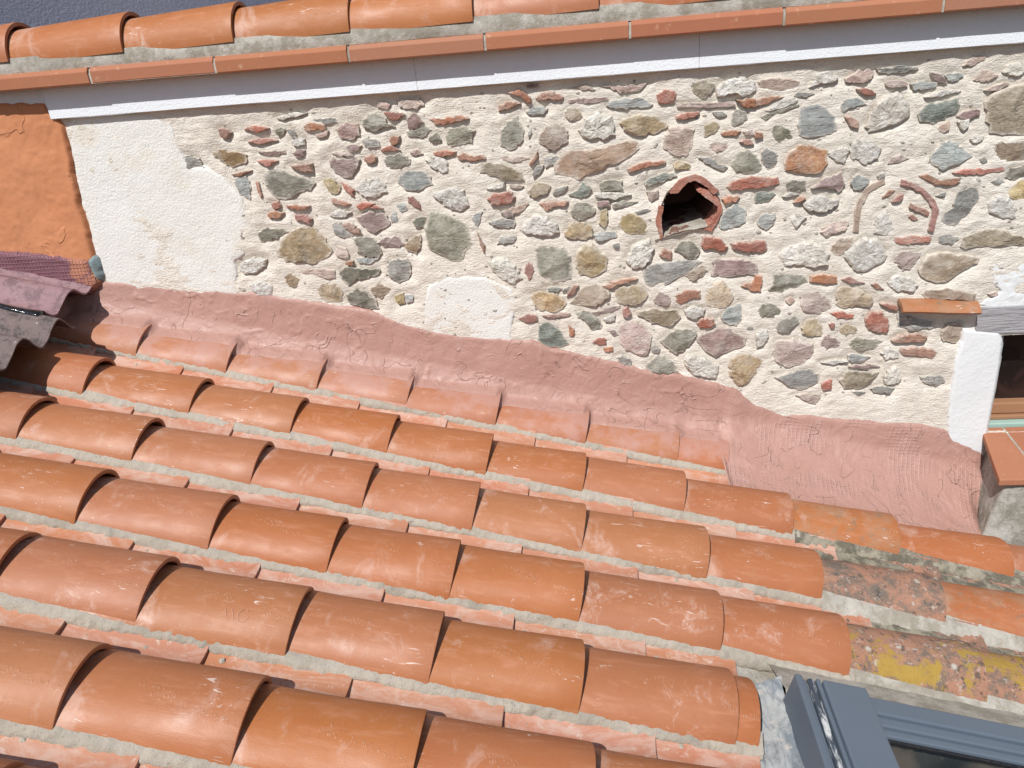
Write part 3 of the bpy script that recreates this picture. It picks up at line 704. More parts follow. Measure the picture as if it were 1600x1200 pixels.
# ================================================================== THE STONE WALL
wall = thing('stone_wall', 'tall rubble stone wall with cream mortar joints rising behind the tiled roof', 'wall', (0, WY, 4.0))
WO = Vector((0, WY, 4.0 - CAM_Z))
def wl(name, me, origin, rot=(0, 0, 0)):        # origin in camera-height coordinates
    return link(name, me, wall, Vector(origin) - WO, rot)
stones = []
for ln in STONE_DATA.strip().split('\n'):
    k, *p = ln.split(); stones.append((k, [tuple(float(v) / 1000 for v in q.split(',')) for q in p]))
# --- mortar coat: a height field that laps the stones
x = np.arange(-2.75, 2.25, .0065); z = np.arange(-2.05, -.05, .0065); X, Z = np.meshgrid(x, z, indexing='ij')
H = .010 * vnoise(X, Z, 5, 1) + .006 * vnoise(X, Z, 16, 2, 3)
wx = X + .04 * vnoise(X, Z, 7, 3); wz = Z + .04 * vnoise(X, Z, 7, 4)
H += .005 * vnoise(wx * 1.0 + wz * .35, wz * 2.4, 30, 5, 3)
dist = np.full(X.shape, .2); rel = np.zeros(X.shape)
for k, P in stones:
    P_ = np.array(P); m = .045
    i0, i1 = np.searchsorted(x, [P_[:, 0].min() - m, P_[:, 0].max() + m]); j0, j1 = np.searchsorted(z, [P_[:, 1].min() - m, P_[:, 1].max() + m])
    sx, sz = X[i0:i1, j0:j1], Z[i0:i1, j0:j1]
    if sx.size == 0: continue
    d = -sdist(sx, sz, P); cur = dist[i0:i1, j0:j1]; lip = random.uniform(-.009, .005)
    wgt = np.exp(-np.clip(d, 0, 1) / .014) * lip
    rel[i0:i1, j0:j1] += np.where(d < .045, wgt, 0)
    dist[i0:i1, j0:j1] = np.minimum(cur, d)
H += np.clip(rel, -.013, .006) + .007 * np.clip(dist / .04, 0, 1)
H = np.where(dist < -.006, H - .008, H)
hole = sdist(X, Z, OUT['hole']); wino = sdist(X, Z, OUT['winopen'])
cx_ = (X[:-1, :-1] + X[1:, 1:]) / 2; cz_ = (Z[:-1, :-1] + Z[1:, 1:]) / 2
keep = (sdist(cx_, cz_, OUT['hole']) < 0) & (sdist(cx_, cz_, OUT['winopen']) < .004)
V = np.stack([X.ravel(), (-H).ravel(), Z.ravel() - WO.z], -1)
me = mesh_data('mortar_coat', V, grid_faces(len(x), len(z), keep), M['mortar'])
link('mortar_coat', me, wall)
boxes('wall_core', [(-6, -.2, .5, .75, -4, 2.0), (1.0, 5, .5, .75, -4, 2.0), (-.2, 1.0, .55, .8, -4, 2.0)], M['mortar'], wall, 0)

# --- stones and shards
def resample(P, step):
    out = []; n = len(P); strip_pairs = []
    for i in range(n):
        a, b = P[i], P[(i + 1) % n]; L = math.hypot(b[0] - a[0], b[1] - a[1]); m = max(1, int(round(L / step)))
        for j in range(m): out.append((a[0] + (b[0] - a[0]) * j / m, a[1] + (b[1] - a[1]) * j / m))
    return out
def stone_mesh(k, P, seed):
    rr = random.Random(seed); strip = k.endswith('_'); k0 = k[0]
    A = abs(sum(P[i][0] * P[(i + 1) % len(P)][1] - P[(i + 1) % len(P)][0] * P[i][1] for i in range(len(P)))) / 2
    c = (sum(p[0] for p in P) / len(P), sum(p[1] for p in P) / len(P))
    if strip:
        n0 = len(P) // 2; Lf, Rt = P[:n0], P[n0:][::-1]; a2, b2 = [], []
        for i in range(n0 - 1):
            for j in range(3):
                t = j / 3; a2.append(tuple(Lf[i][q] * (1 - t) + Lf[i + 1][q] * t for q in (0, 1))); b2.append(tuple(Rt[i][q] * (1 - t) + Rt[i + 1][q] * t for q in (0, 1)))
        a2.append(Lf[-1]); b2.append(Rt[-1]); P2 = a2 + b2[::-1]; n = len(P2); per = n
        tgt = [((P2[i][0] + P2[n - 1 - i][0]) / 2, (P2[i][1] + P2[n - 1 - i][1]) / 2) for i in range(n)]
    else:
        per = sum(math.hypot(P[i][0] - P[i - 1][0], P[i][1] - P[i - 1][1]) for i in range(len(P)))
        P2 = resample(P, max(.006, per / 30)); tgt = [c] * len(P2); n = len(P2)
        # soften corners a little, then roughen
        P2 = [tuple(.9 * P2[i][q] + .05 * P2[i - 1][q] + .05 * P2[(i + 1) % n][q] for q in (0, 1)) for i in range(n)]
        am = min(.006, math.sqrt(A) * .13)
        P2 = [(p[0] + am * mnoise.fractal(Vector((p[0] * 60, p[1] * 60, seed)), .7, 2.2, 3), p[1] + am * mnoise.fractal(Vector((p[0] * 60 + 40, p[1] * 60, seed)), .7, 2.2, 3)) for p in P2]
        gw = .0024; P2 = [(p[0] + gw * (p[0] - c[0]) / (math.hypot(p[0] - c[0], p[1] - c[1]) + 1e-6), p[1] + gw * (p[1] - c[1]) / (math.hypot(p[0] - c[0], p[1] - c[1]) + 1e-6)) for p in P2]
    wid = math.sqrt(A) * .5
    if strip: wid = .03
    Hh = min(.012, max(.0045, wid * .24)) * rr.uniform(.65, 1.25)
    ctr = c; planes = [(math.cos(t_), math.sin(t_), rr.uniform(.10, .42), rr.uniform(.85, 1.5)) for t_ in [rr.uniform(0, 6.28) for _ in range(4)]]
    if k0 == 'r': Hh = rr.uniform(.005, .011)
    jit = min(.0035, wid * .08)
    P2 = [(p[0] + rr.uniform(-jit, jit), p[1] + rr.uniform(-jit, jit)) for p in P2]
    tilt = (rr.uniform(-.16, .16), rr.uniform(-.10, .20)); nz = {'w': .5, 'k': .4, 'y': .45, 'r': .25}.get(k0, .30)
    rings = [(0, -.022, 1), (0, -.0002, .96), (.06, .50, .80), (.17, .92, .45), (.38, 1.0, .2), (.60, 1.0, .05), (.82, 1.0, 0)]
    V = []; rim = []
    for t, hh, rm in rings:
        for i, p in enumerate(P2):
            q = tgt[i]; xx = p[0] + (q[0] - p[0]) * t; zz = p[1] + (q[1] - p[1]) * t
            if hh < 0: y = hh
            else:
                f = mnoise.fractal(Vector((xx * 38 + seed * 3.1, zz * 38, seed * 1.7)), .6, 2.1, 4)
                cl = mnoise.cell(Vector((xx * 55 + seed, zz * 55, 0)))
                y = Hh * hh + (Hh * nz * f + tilt[0] * (xx - c[0]) * .5 + tilt[1] * (zz - c[1]) * .4) * min(1, hh * 1.1) + .0015
                if k0 not in 'rw': 
                    for pa, pb, ps, pc in planes: y = min(y, Hh * pc - ps * (pa * (xx - c[0]) + pb * (zz - c[1])) + .001 * f)
                    y = max(y, Hh * .12 * hh)
            V.append((xx - c[0], -y, zz - c[1])); rim.append(rm)
    F = []
    for r in range(len(rings) - 1):
        for i in range(n):
            j = (i + 1) % n; a, b, d, e = r * n + i, r * n + j, (r + 1) * n + j, (r + 1) * n + i
            F.append((a, b, d)); F.append((a, d, e))
    top = (len(rings) - 1) * n
    if strip:
        for i in range(n // 2 - 1): F.append((top + i, top + i + 1, top + n - 2 - i, top + n - 1 - i))
    else:
        V.append((0, sum(V[top + i_][1] for i_ in range(n)) / n, 0)); rim.append(0)
        for i in range(n): F.append((top + i, top + (i + 1) % n, len(V) - 1))
    return mesh_data('stone', V, F, M[k0], False, attrs={'rim': rim}), c
for i, (k, P) in enumerate(stones):
    me, c = stone_mesh(k, P, i + 1)
    nm = 'brick_shard' if k[0] == 'r' else ('curved_tile_shard' if k.endswith('_') else 'stone')
    wl(nm, me, (c[0], WY - .0045, c[1]))
V = []; F = []; rr = random.Random(99); cnt = 0
while cnt < 420:
    a, b = rr.uniform(-1.35, 1.75), rr.uniform(-1.35, -.15); i_, j_ = int((a + 2.75) / .0065), int((b + 2.05) / .0065)
    if i_ >= dist.shape[0] or dist[i_, j_] < .008 or hole[i_, j_] > -.03 or wino[i_, j_] > -.03: continue
    cnt += 1; r = rr.uniform(.0018, .006); y0 = -float(H[i_, j_]); n = rr.choice((4, 5, 6)); b0 = len(V); ph = rr.uniform(0, 6); st_ = rr.uniform(1, 2.2)
    for q in range(n): t = ph + q * 6.283 / n; V.append((a + r * st_ * math.cos(t) * rr.uniform(.7, 1.2), y0 + .002, b + r * math.sin(t) * rr.uniform(.7, 1.2) - WO.z))
    for q in range(n): t = ph + q * 6.283 / n; V.append((a + r * .6 * st_ * math.cos(t), y0 - r * rr.uniform(.3, .7), b + r * .6 * math.sin(t) - WO.z))
    for q in range(n): F.append((b0 + q, b0 + (q + 1) % n, b0 + n + (q + 1) % n, b0 + n + q))
    F.append(tuple(range(b0 + n, b0 + 2 * n)))
M['chips'] = mat_stone('stone_chips', [(.24, .14, .10), (.34, .30, .25), (.50, .46, .40)], 9, 0, .003, .3)
o = link('stone_chips', mesh_data('stone_chips', V, F, M['chips'], False, attrs={'rim': [.6] * len(V)}), wall); o['kind'] = 'stuff'
# --- coats laid over the mortar
def patch(name, poly, t, mat, edge=.012, res=.006, rough=.004, lump=.006, seed=20, y0=WY, origin=None, wob=.006, label=None, base=.004):
    P = np.array(poly); m = .03; x = np.arange(P[:, 0].min() - m, P[:, 0].max() + m, res); z = np.arange(P[:, 1].min() - m, P[:, 1].max() + m, res)
    X, Z = np.meshgrid(x, z, indexing='ij'); sd = sdist(X, Z, poly) + wob * 2 * vnoise(X, Z, 28, seed, 3)
    h = base + np.clip(sd / edge, -1.6, 1) * t + np.clip(sd / .03, 0, 1) * (lump * vnoise(X, Z, 7, seed + 1, 3) + rough * vnoise(X, Z, 60, seed + 2, 3))
    h = np.where(sd < 0, base - .010 + np.clip(sd / edge, -2, 0) * .012 + t * .0, h)
    V = np.stack([X.ravel() - P[0, 0], -h.ravel(), Z.ravel() - P[0, 1]], -1)
    c = sdist((X[:-1, :-1] + X[1:, 1:]) / 2, (Z[:-1, :-1] + Z[1:, 1:]) / 2, poly) > -.018
    me = mesh_data(name, V, grid_faces(len(x), len(z), c), mat)
    o = wl(name, me, (P[0, 0], y0, P[0, 1]))
    if label: o['label'] = label
    return o
patch('plaster_patch', OUT['patch_a'], .0025, M['plaster'], .02, lump=.006, rough=.0015, seed=30, wob=.008, label='large rough white plaster patch at the left end of the stonework', base=.0065)
patch('plaster_patch', OUT['patch_b'], .0025, M['plaster'], .008, lump=.006, rough=.0012, wob=.003, seed=33, label='small arched plaster patch above the pink flashing', base=.0055)
patch('painted_render', OUT['orange'], .012, M['orange'], .010, seed=36, lump=.014, label='orange painted render at the far left', base=.014)
patch('mesh_flashing', OUT['purple'], .008, M['netpurple'], .010, seed=39, lump=.02, label='purple painted mesh strip above the corrugated sheets', base=.032)
patch('peeling_plaster', OUT['peel'], .004, M['jamb'], .005, seed=42, res=.004, lump=.008, rough=.005, wob=.014, base=.002, label='flaking white plaster above the wooden lintel')
patch('window_jamb', OUT['jamb'], .006, M['jamb'], .010, seed=45, res=.004, lump=.004, rough=.0006, wob=.0015, label='smooth white plastered jamb left of the window', base=.008)
patch('painted_stone', OUT['bluestone'], .016, M['stone_blue'], .02, seed=47, lump=.01, rough=.003, label='blue grey stone at the corner of the orange render', base=.016)
# --- old clay pipe mouth in the wall
hp = OUT['hole']; n = len(hp); dd = .42
hc = (sum(p[0] for p in hp) / n, sum(p[1] for p in hp) / n)
V = []; 
for yy, s in ((-.012, 1.05), (.02, 1.04), (.2, .98), (dd, .92)):
    V += [(hc[0] + (p[0] - hc[0]) * s, yy, hc[1] + (p[1] - hc[1]) * s - WO.z) for p in hp]
F = [(r * n + i, r * n + (i + 1) % n, (r + 1) * n + (i + 1) % n, (r + 1) * n + i) for r in range(3) for i in range(n)] + [tuple(range(3 * n, 4 * n))]
o = link('pipe_lining', mesh_data('pipe_lining', V, F, M['pipe'], False), wall); o['label'] = 'dark hollow inside of the old clay pipe hole'
x_ = np.arange(-.115, .10, .006); y_ = np.arange(-.012, .36, .01); XX, YY = np.meshgrid(x_, y_, indexing='ij')
xa, za = OUT['hole'][10]; xb, zb = OUT['hole'][7]
zf = za + (hc[0] + XX - xa) / (xb - xa) * (zb - za) + .006 + .014 * vnoise(XX, YY, 25, 71, 4) - .25 * np.clip(.012 - YY, 0, 1)
link('pipe_bedding', mesh_data('pipe_bedding', np.stack([(hc[0] + XX).ravel(), YY.ravel(), (zf - WO.z).ravel()], -1), grid_faces(len(x_), len(y_)), M['bed_white'], True), wall)
for k, kk in (('pipe_top', 'top'), ('pipe_right', 'right'), ('pipe_left', 'left')):
    P = OUT[k]; c = (sum(p[0] for p in P) / len(P), sum(p[1] for p in P) / len(P)); P2 = resample(P, .008); rr = random.Random(len(k))
    P2 = [(p[0] - c[0] + rr.uniform(-.0015, .0015), p[1] - c[1] + rr.uniform(-.0015, .0015)) for p in P2]; n = len(P2); fr = {'top': -.016, 'right': -.010, 'left': -.012}[kk]
    V = [(p[0], .10, p[1]) for p in P2] + [(p[0], fr + .002 + rr.uniform(-.002, .002), p[1]) for p in P2] + [(p[0] * .985, fr, p[1] * .985) for p in P2]
    F = [(r * n + i, r * n + (i + 1) % n, (r + 1) * n + (i + 1) % n, (r + 1) * n + i) for r in range(2) for i in range(n)] + [tuple(range(2 * n, 3 * n))]
    o = wl('pipe_shard', mesh_data('pipe_shard', V, F, M['r'], False, attrs={'rim': [.3] * len(V)}), (c[0], WY, c[1]))
# --- white band under the verge
xs = np.arange(-2.75, 2.6, .03)
def long_strip(name, x0, x1, prof, mat, parent, amp=.0015, step=.02, seed=60, org=None, label=None):
    """a long moulding: prof is a list of (y, z) points swept along x, with hand-made waviness"""
    xs = np.linspace(x0, x1, int((x1 - x0) / step) + 2); pr = np.array(prof); n = len(pr)
    V = np.zeros((len(xs), n, 3)); V[..., 0] = xs[:, None]
    for j in range(n):
        V[:, j, 1] = pr[j, 0] + amp * 2 * vnoise(xs, np.full_like(xs, j * 3.7), 6, seed, 4)
        V[:, j, 2] = pr[j, 1] + amp * 2 * vnoise(xs, np.full_like(xs, j * 2.9 + 50), 6, seed + 1, 4)
    V = V.reshape(-1, 3); o3 = Vector(org) if org else Vector((0, 0, 0)); V -= np.array(o3)
    F = grid_faces(len(xs), n)
    if pr[-1, 1] < pr[0, 1]: F = F[:, ::-1]
    me = mesh_data(name, V, F, mat, True, sharp=18 if mat is M['white_band'] else 40); o = link(name, me, parent)
    if label: o['label'] = label
    return o
for a, b in ((-1.862, -.5575), (-.5565, .352), (.353, 2.6)):
    o = long_strip('cornice_band', a, b, [(.05, -.02), (-.032, -.02), (-.032, -.07), (-.032, -.1305), (-.030, -.133), (.03, -.133)], M['white_band'], wall, .0012, .0135, 60, (0, 0, WO.z), 'white rendered band under the verge bricks')
long_strip('cornice_band', -2.9, -1.866, [(.05, -.02), (-.018, -.02), (-.018, -.06), (-.018, -.100), (-.016, -.104), (.03, -.106)], M['white_band'], wall, .0015, .0135, 66, (0, 0, WO.z), 'shaded white render set back above the orange paint')
# --- lintel, drip tile, window
o = prism('lintel_beam', [(1.335, .0), (1.335, -.012), (2.6, -.018), (2.6, .0)], -1.088 - WO.z, -.985 - WO.z, M['beam'], wall, .004)
o['label'] = 'weathered grey wooden lintel over the window'
dp = OUT['drip']
def tile_mesh(r0, r1, L, th, a0, a1, seg, cz0, cz1, cy, up=1, rows=6, wob=.0006, seed=1, flat=0.0):
    """a half-round clay tile; its mouth (lower end) is at x=0 and it runs back to x=-L"""
    rr = random.Random(seed); xs = [(-L, 0, 0), (-L + .003, .0, 0)] + [(-L + (L - .006) * (i + 1) / rows, 0, 0) for i in range(rows - 1)] + [(-.003, 0, 0), (-.0006, .0008, .0008), (0, .0026, .0026)]
    V = []; n = seg + 1
    ns = [rr.uniform(0, 50) for _ in range(3)]
    for out in (1, 0):
        for (xx, dro, dri) in xs:
            t = -xx / L; r = r1 + (r0 - r1) * t; cz = cz1 + (cz0 - cz1) * t
            for i in range(n):
                a = math.radians(a0 + (a1 - a0) * i / seg); q = (r - dro) if out else (r - th + dri)
                q += wob * 2 * mnoise.noise(Vector((xx * 6 + ns[0], a * 1.5, ns[1])))
                V.append((xx, cy + q * math.cos(a), cz + up * q * math.sin(a) * (1 - flat * t)))
    m = len(xs); F = []
    o = m * n
    for i in range(m - 1):
        for j in range(n - 1):
            a = i * n + j; F.append((a, a + 1, a + n + 1, a + n)); F.append((o + a, o + a + n, o + a + n + 1, o + a + 1))
    for j in range(n - 1):
        a = (m - 1) * n + j; F.append((a, a + 1, o + a + 1, o + a)); F.append((j, o + j, o + j + 1, j + 1))
    for i in range(m - 1):
        a = i * n; F.append((a, a + n, o + a + n, o + a)); a += n - 1; F.append((a, o + a, o + a + n, a + n))
    if up < 0: F = [f[::-1] for f in F]
    return V, F
V, F = tile_mesh(.09, .09, .262, .014, 82, 137, 12, 0, 0, .0, 1, 7, .004, 5)
dt = wl('drip_tile', mesh_data('drip_tile', V, F, M['tile_worn'], True, 40), (1.318, WY, -1.046), (0, math.radians(3.5), 0))
dt['label'] = 'broken orange tile jutting out above the window jamb as a drip edge'
win = bpy.data.objects.new('window', None); col.objects.link(win); win.parent = wall; win.location = (1.5, .12, -1.55 - WO.z)
win['label'] = 'wood framed window at the right edge with a terracotta sill'
def wn(name, L, mat, bevel=.002):
    return boxes(name, [(a - 1.5, b - 1.5, c - WY - .12, d - WY - .12, e + 1.55, f + 1.55) for a, b, c, d, e, f in L], mat, win, bevel)
wn('pane', [(1.30, 2.6, 2.815, 2.822, -1.42, -.95)], M['darkglass'], 0)
wn('frame', [(1.30, 2.6, 2.775, 2.83, -1.452, -1.405)], M['wood'], .006)
wn('frame', [(1.30, 2.6, 2.762, 2.80, -1.470, -1.453)], M['wood'], .004)
wn('sill_board', [(1.40, 2.6, 2.735, 2.80, -1.512, -1.471)], M['green'], .004)
wn('reveal', [(1.40, 1.440, 2.714, 2.90, -1.50, -1.06)], M['jamb'], .004)
# terracotta sill tiles
def slab(name, plan, zf, th, mat, parent, bevel=.003, label=None):
    n = len(plan); V = [(x, y - WY, zf(x, y) - WO.z) for x, y in plan] + [(x, y - WY, zf(x, y) - th - WO.z) for x, y in plan]
    F = [tuple(range(n)), tuple(range(n, 2 * n))[::-1]] + [((i + 1) % n, i, n + i, n + (i + 1) % n) for i in range(n)]
    o = link(name, mesh_data(name, V, F, mat, False), parent); m = o.modifiers.new('b', 'BEVEL'); m.width = bevel; m.segments = 2
    if label: o['label'] = label
    return o
zs = lambda x, y: -1.482 - (2.72 - y) * .14
slab('sill_tile', [(1.372, 2.42), (1.512, 2.42), (1.512, 2.725), (1.438, 2.725)], zs, .024, M['brick'], wall, label='first orange sill tile, cut at an angle')
for q in range(3): slab('sill_tile', [(1.519 + q * .19, 2.42), (1.702 + q * .19, 2.42), (1.702 + q * .19, 2.725), (1.519 + q * .19, 2.725)], zs, .024, M['brick'], wall)
slab('sill_bedding', [(1.392, 2.434), (2.2, 2.434), (2.2, 2.72), (1.447, 2.72)], lambda x, y: zs(x, y) - .002, .030, M['bed_white'], wall)
# rough cement block under the sill
V = []; us = np.arange(0, 1.0001, .02); hs_ = np.arange(0, 1.0001, .03)
path = [(1.475, 2.74), (1.452, 2.60), (1.415, 2.455), (1.46, 2.440), (1.9, 2.440), (2.3, 2.44)]
pl = [0]
for i in range(1, len(path)): pl.append(pl[-1] + math.hypot(path[i][0] - path[i - 1][0], path[i][1] - path[i - 1][1]))
tt = np.arange(0, pl[-1], .012); PX = np.interp(tt, pl, [p[0] for p in path]); PY = np.interp(tt, pl, [p[1] for p in path])
zz = np.arange(-2.05, -1.50, .012); G = np.zeros((len(tt), len(zz), 3))
for j, zv in enumerate(zz):
    nn = vnoise(tt, np.full_like(tt, zv), 14, 70, 4); fl = max(0, (-1.52 - zv)) * .12
    G[:, j, 0] = PX + .016 * nn - fl * 2.0; G[:, j, 1] = PY - WY - .022 * nn - fl; G[:, j, 2] = np.minimum(zv, zs(PX, PY) - .03) - WO.z
link('cement_block', mesh_data('cement_block', G.reshape(-1, 3), grid_faces(len(tt), len(zz)), M['cement'], True), wall)['label'] = 'rough grey cement under the window sill'

# ================================================================== THE VERGE OF THE UPPER ROOF
up = thing('upper_roof', 'verge of the upper roof with orange half-round tiles over flat bricks', 'roof', (0, WY - .022, CAM_Z))
bx = [-2.50, -2.055, -1.640, -1.2035, -.7545, -.3145, .135, .593, 1.045, 1.49, 1.94]
for i in range(len(bx) - 1):
    a, b = bx[i] + .004, bx[i + 1] - .004; rr = random.Random(i)
    dy, dz = rr.uniform(-.002, .002), rr.uniform(-.0012, .0012)
    V = [(x, y + dy, z + dz) for x in (0, b - a) for (y, z) in ((.10, -.030), (-.066, -.031), (-.069, -.026), (-.070, .008), (-.060, .021), (.10, .024))]
    F = [tuple(range(6))[::-1], tuple(range(6, 12))] + [(j, (j + 1) % 6, 6 + (j + 1) % 6, 6 + j) for j in range(6)]
    o = link('verge_brick', mesh_data('verge_brick', V, F, M['brick'], False), up, (a, 0, 0)); m = o.modifiers.new('b', 'BEVEL'); m.width = .0012; m.segments = 1
long_strip('brick_joint', -2.9, 2.4, [(.1, -.0288), (-.0655, -.0288), (-.0663, .0), (-.056, .017), (.1, .017)], M['verge_mortar'], up, .0003, .02, 63)
long_strip('verge_mortar', -2.9, 2.4, [(.08, .020), (-.046, .021), (-.049, .035), (-.046, .055), (-.042, .070), (.03, .075)], M['verge_mortar'], up, .0022, .01, 65, label='weathered grey mortar under the verge tiles')
V, F = tile_mesh(.100, .114, .50, .013, -4, 184, 30, -.012, 0, .0, 1, 8, .0007, 3); tme = mesh_data('verge_tile', V, F, M['tile'], True, 35)
for i, xm in enumerate([-2.31, -1.92, -1.512, -1.13, -.743, -.348, .044, .44, .83, 1.22, 1.61, 2.0]):
    link('verge_tile', tme, up, (xm, .062, .068), (random.uniform(-.02, .02), random.uniform(-.006, .006), random.uniform(-.008, .008)))
boxes('roof_deck', [(-2.9, 2.6, .05, 3.2, -.3, .065)], M['slab'], up, 0)
# ================================================================== SHADED WALL FAR BEHIND
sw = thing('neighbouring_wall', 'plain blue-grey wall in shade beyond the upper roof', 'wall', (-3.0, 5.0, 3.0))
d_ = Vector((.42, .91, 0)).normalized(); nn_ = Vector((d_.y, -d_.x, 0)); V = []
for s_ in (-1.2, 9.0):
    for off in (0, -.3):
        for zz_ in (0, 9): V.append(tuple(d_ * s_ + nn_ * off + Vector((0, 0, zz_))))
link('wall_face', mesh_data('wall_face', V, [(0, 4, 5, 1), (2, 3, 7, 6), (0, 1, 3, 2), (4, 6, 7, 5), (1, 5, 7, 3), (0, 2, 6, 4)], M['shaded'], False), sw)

# ================================================================== THE LOWER TILE ROOF
O = Vector((-1.35 * SA, 0, CAM_Z - 1.35 * CA))
roof = thing('tiled_roof', 'sloping roof of new orange half-round terracotta tiles in mortared rows', 'roof', O, (0, SLOPE, 0))
rowsd = {
 'A': (2.520, [-2.44, -2.10, -1.76, -1.411, -1.069, -.725, -.386, -.047, .294, .641, .830]),
 'B': (2.175, [-2.43, -2.09, -1.75, -1.407, -1.049, -.705, -.377, -.042, .284, .625, .991, 1.351, 1.738, 2.10]),
 'C': (1.855, [-2.45, -2.11, -1.76, -1.413, -1.068, -.711, -.374, -.046, .281, .657, .999, 1.370, 1.73, 2.09]),
 'D': (1.555, [-2.42, -2.08, -1.74, -1.39, -1.05, -.699, -.386, -.063, .277, .649, .986, 1.348, 1.71, 2.07]),
 'E': (1.262, [-2.43, -2.09, -1.75, -1.41, -1.07, -.733, -.389, -.063, .279, .636, .690]),
 'F': (.973, [-2.44, -2.10, -1.76, -1.42, -1.08, -.737, -.391, -.050, .300, .650, .700]),
 'G': (.685, [-2.45, -2.10, -1.75, -1.41, -1.07, -.735, -.39, -.05, .29, .64, .70]),
 'H': (.400, [-2.43, -2.09, -1.75, -1.41, -1.07, -.73, -.39, -.05, .29, .64, .70]),
 'I': (.110, [-2.43, -2.09, -1.75, -1.41, -1.07, -.73, -.39, -.05, .29, .64, .70])}
special = {('B', 1.351): 'tile_worn', ('B', 1.738): 'tile', ('B', 2.10): 'tile', ('C', 1.370): 'lichen_grey', ('C', 1.73): 'tile_worn', ('C', 2.09): 'tile_worn',
 ('D', 1.348): 'lichen_yellow', ('D', 1.71): 'lichen_yellow', ('D', 2.07): 'lichen_grey'}
slabel = {'lichen_grey': 'old tile crusted with grey and white lichen', 'lichen_yellow': 'old tile blotched with yellow lichen', 'tile_worn': 'worn tile with greenish stains', 'tile_pink': 'tile half covered by pink coating', 'tile_smeared': 'tile smeared with whitish cement'}
cover = {}
for mk in ('tile', 'tile_smeared', 'tile_pink', 'tile_worn', 'lichen_grey', 'lichen_yellow'):
    for v in range(3 if mk == 'tile' else 1):
        V, F = tile_mesh(.109, .114, .475, .0125, -4, 184, 30, -.030, -.044, .105, 1, 8, .0009, 11 + v, .45)
        cover[mk, v] = mesh_data('roof_tile', V, F, M[mk], True, 35)
rt = random.Random(5)
for rk, (by, ms) in rowsd.items():
    for i, s in enumerate(ms):
        mk = special.get((rk, s)) or ('tile_pink' if rk == 'A' else ('tile_smeared' if rt.random() < .22 else 'tile'))
        v = rt.randrange(3) if mk == 'tile' else 0
        dz = rt.uniform(-.0012, .0015); 
        if s in (.690, .700): dz = -.014
        sc = 1.0
        if rk in 'BCD' and s > 1.2: dz -= .006 + .004 * (s > 1.5)
        o = link('roof_tile', cover[mk, v], roof, (s, by + rt.uniform(-.003, .003), dz), (rt.uniform(-.022, .022), rt.uniform(-.005, .005), rt.uniform(-.008, .008)))
        if mk in slabel: o['label'] = slabel[mk]
ch_s = [-2.56, -2.23, -1.89, -1.56, -1.224, -.887, -.557, -.228, .112, .456, .80, 1.14, 1.48, 1.82, 2.16]
rk_ = list(rowsd)
CM = {}
for i, rk in enumerate(rk_):
    by = rowsd[rk][0]; prev = rowsd[rk_[i + 1]][0] if i + 1 < len(rk_) else by - .29
    pitch = by - prev; off = -(pitch - .21) / 2 - .006; Rr = .094 + (pitch - .29) * .35
    dy_ = -off - .009; bot = -.0265 - (Rr - math.sqrt(Rr * Rr - dy_ * dy_))
    key = round(pitch, 3)
    if key not in CM:
        V, F = tile_mesh(Rr + .004, Rr, .44, .012, 42, 138, 18, bot + Rr - .011, bot + Rr, 0, -1, 5, .0009, 40)
        CM[key] = mesh_data('channel_tile', V, F, M['channel'], True, 35); CM[key, 1] = mesh_data('channel_tile', V, F, M['lichen_grey'], True, 35)
    ends = [v for v in ch_s if v < .5] + {'A': [.80, .875], 'B': [.80, 1.14, 1.48, 1.82, 2.16], 'C': [.80, 1.14, 1.48, 1.82, 2.16]}.get(rk, [.690])
    for ss in ends:
        o = link('channel_tile', CM[key] if ss < 1.2 else CM[key, 1], roof, (ss + rt.uniform(-.004, .004), by + off + rt.uniform(-.0015, .0015), rt.uniform(-.001, .001)), (rt.uniform(-.015, .015), 0, rt.uniform(-.004, .004)))
# chalk scribbles left on some tiles
M['chalk'] = mat_simple('chalk', (.45, .235, .155), .9, .1)
def scribble(s0, by, rk, strokes):
    V = []; F = []
    for st in strokes:
        for i, (a, b) in enumerate(st):
            th = math.radians(b); flat_ = 1 - .45 * min(1, -a / .475); r = .1150 - .005 * (-a / .475)
            c0 = Vector((a, .105 + r * math.cos(th), -.044 + .014 * (-a / .475) + r * math.sin(th) * flat_))
            w_ = Vector((.0013, -.0006 * math.sin(th), .0006))
            V += [tuple(c0 - w_), tuple(c0 + w_)]
            if i: n_ = len(V); F.append((n_ - 4, n_ - 3, n_ - 1, n_ - 2))
    o = link('chalk_mark', mesh_data('chalk_mark', V, F, M['chalk'], False), roof, (s0, by, .0012)); return o
def sl_(a, b, da, db, n=6): return [(a + da * i / n, b + db * i / n) for i in range(n + 1)]
circ = lambda a, b, ra, rb_: [(a + ra * math.cos(t * .5), b + rb_ * math.sin(t * .5)) for t in range(12)]
scribble(-.389, 1.262, 'E', [sl_(-.16, 120, .012, 12), sl_(-.145, 119, .012, 12), circ(-.115, 125, .012, 8)])
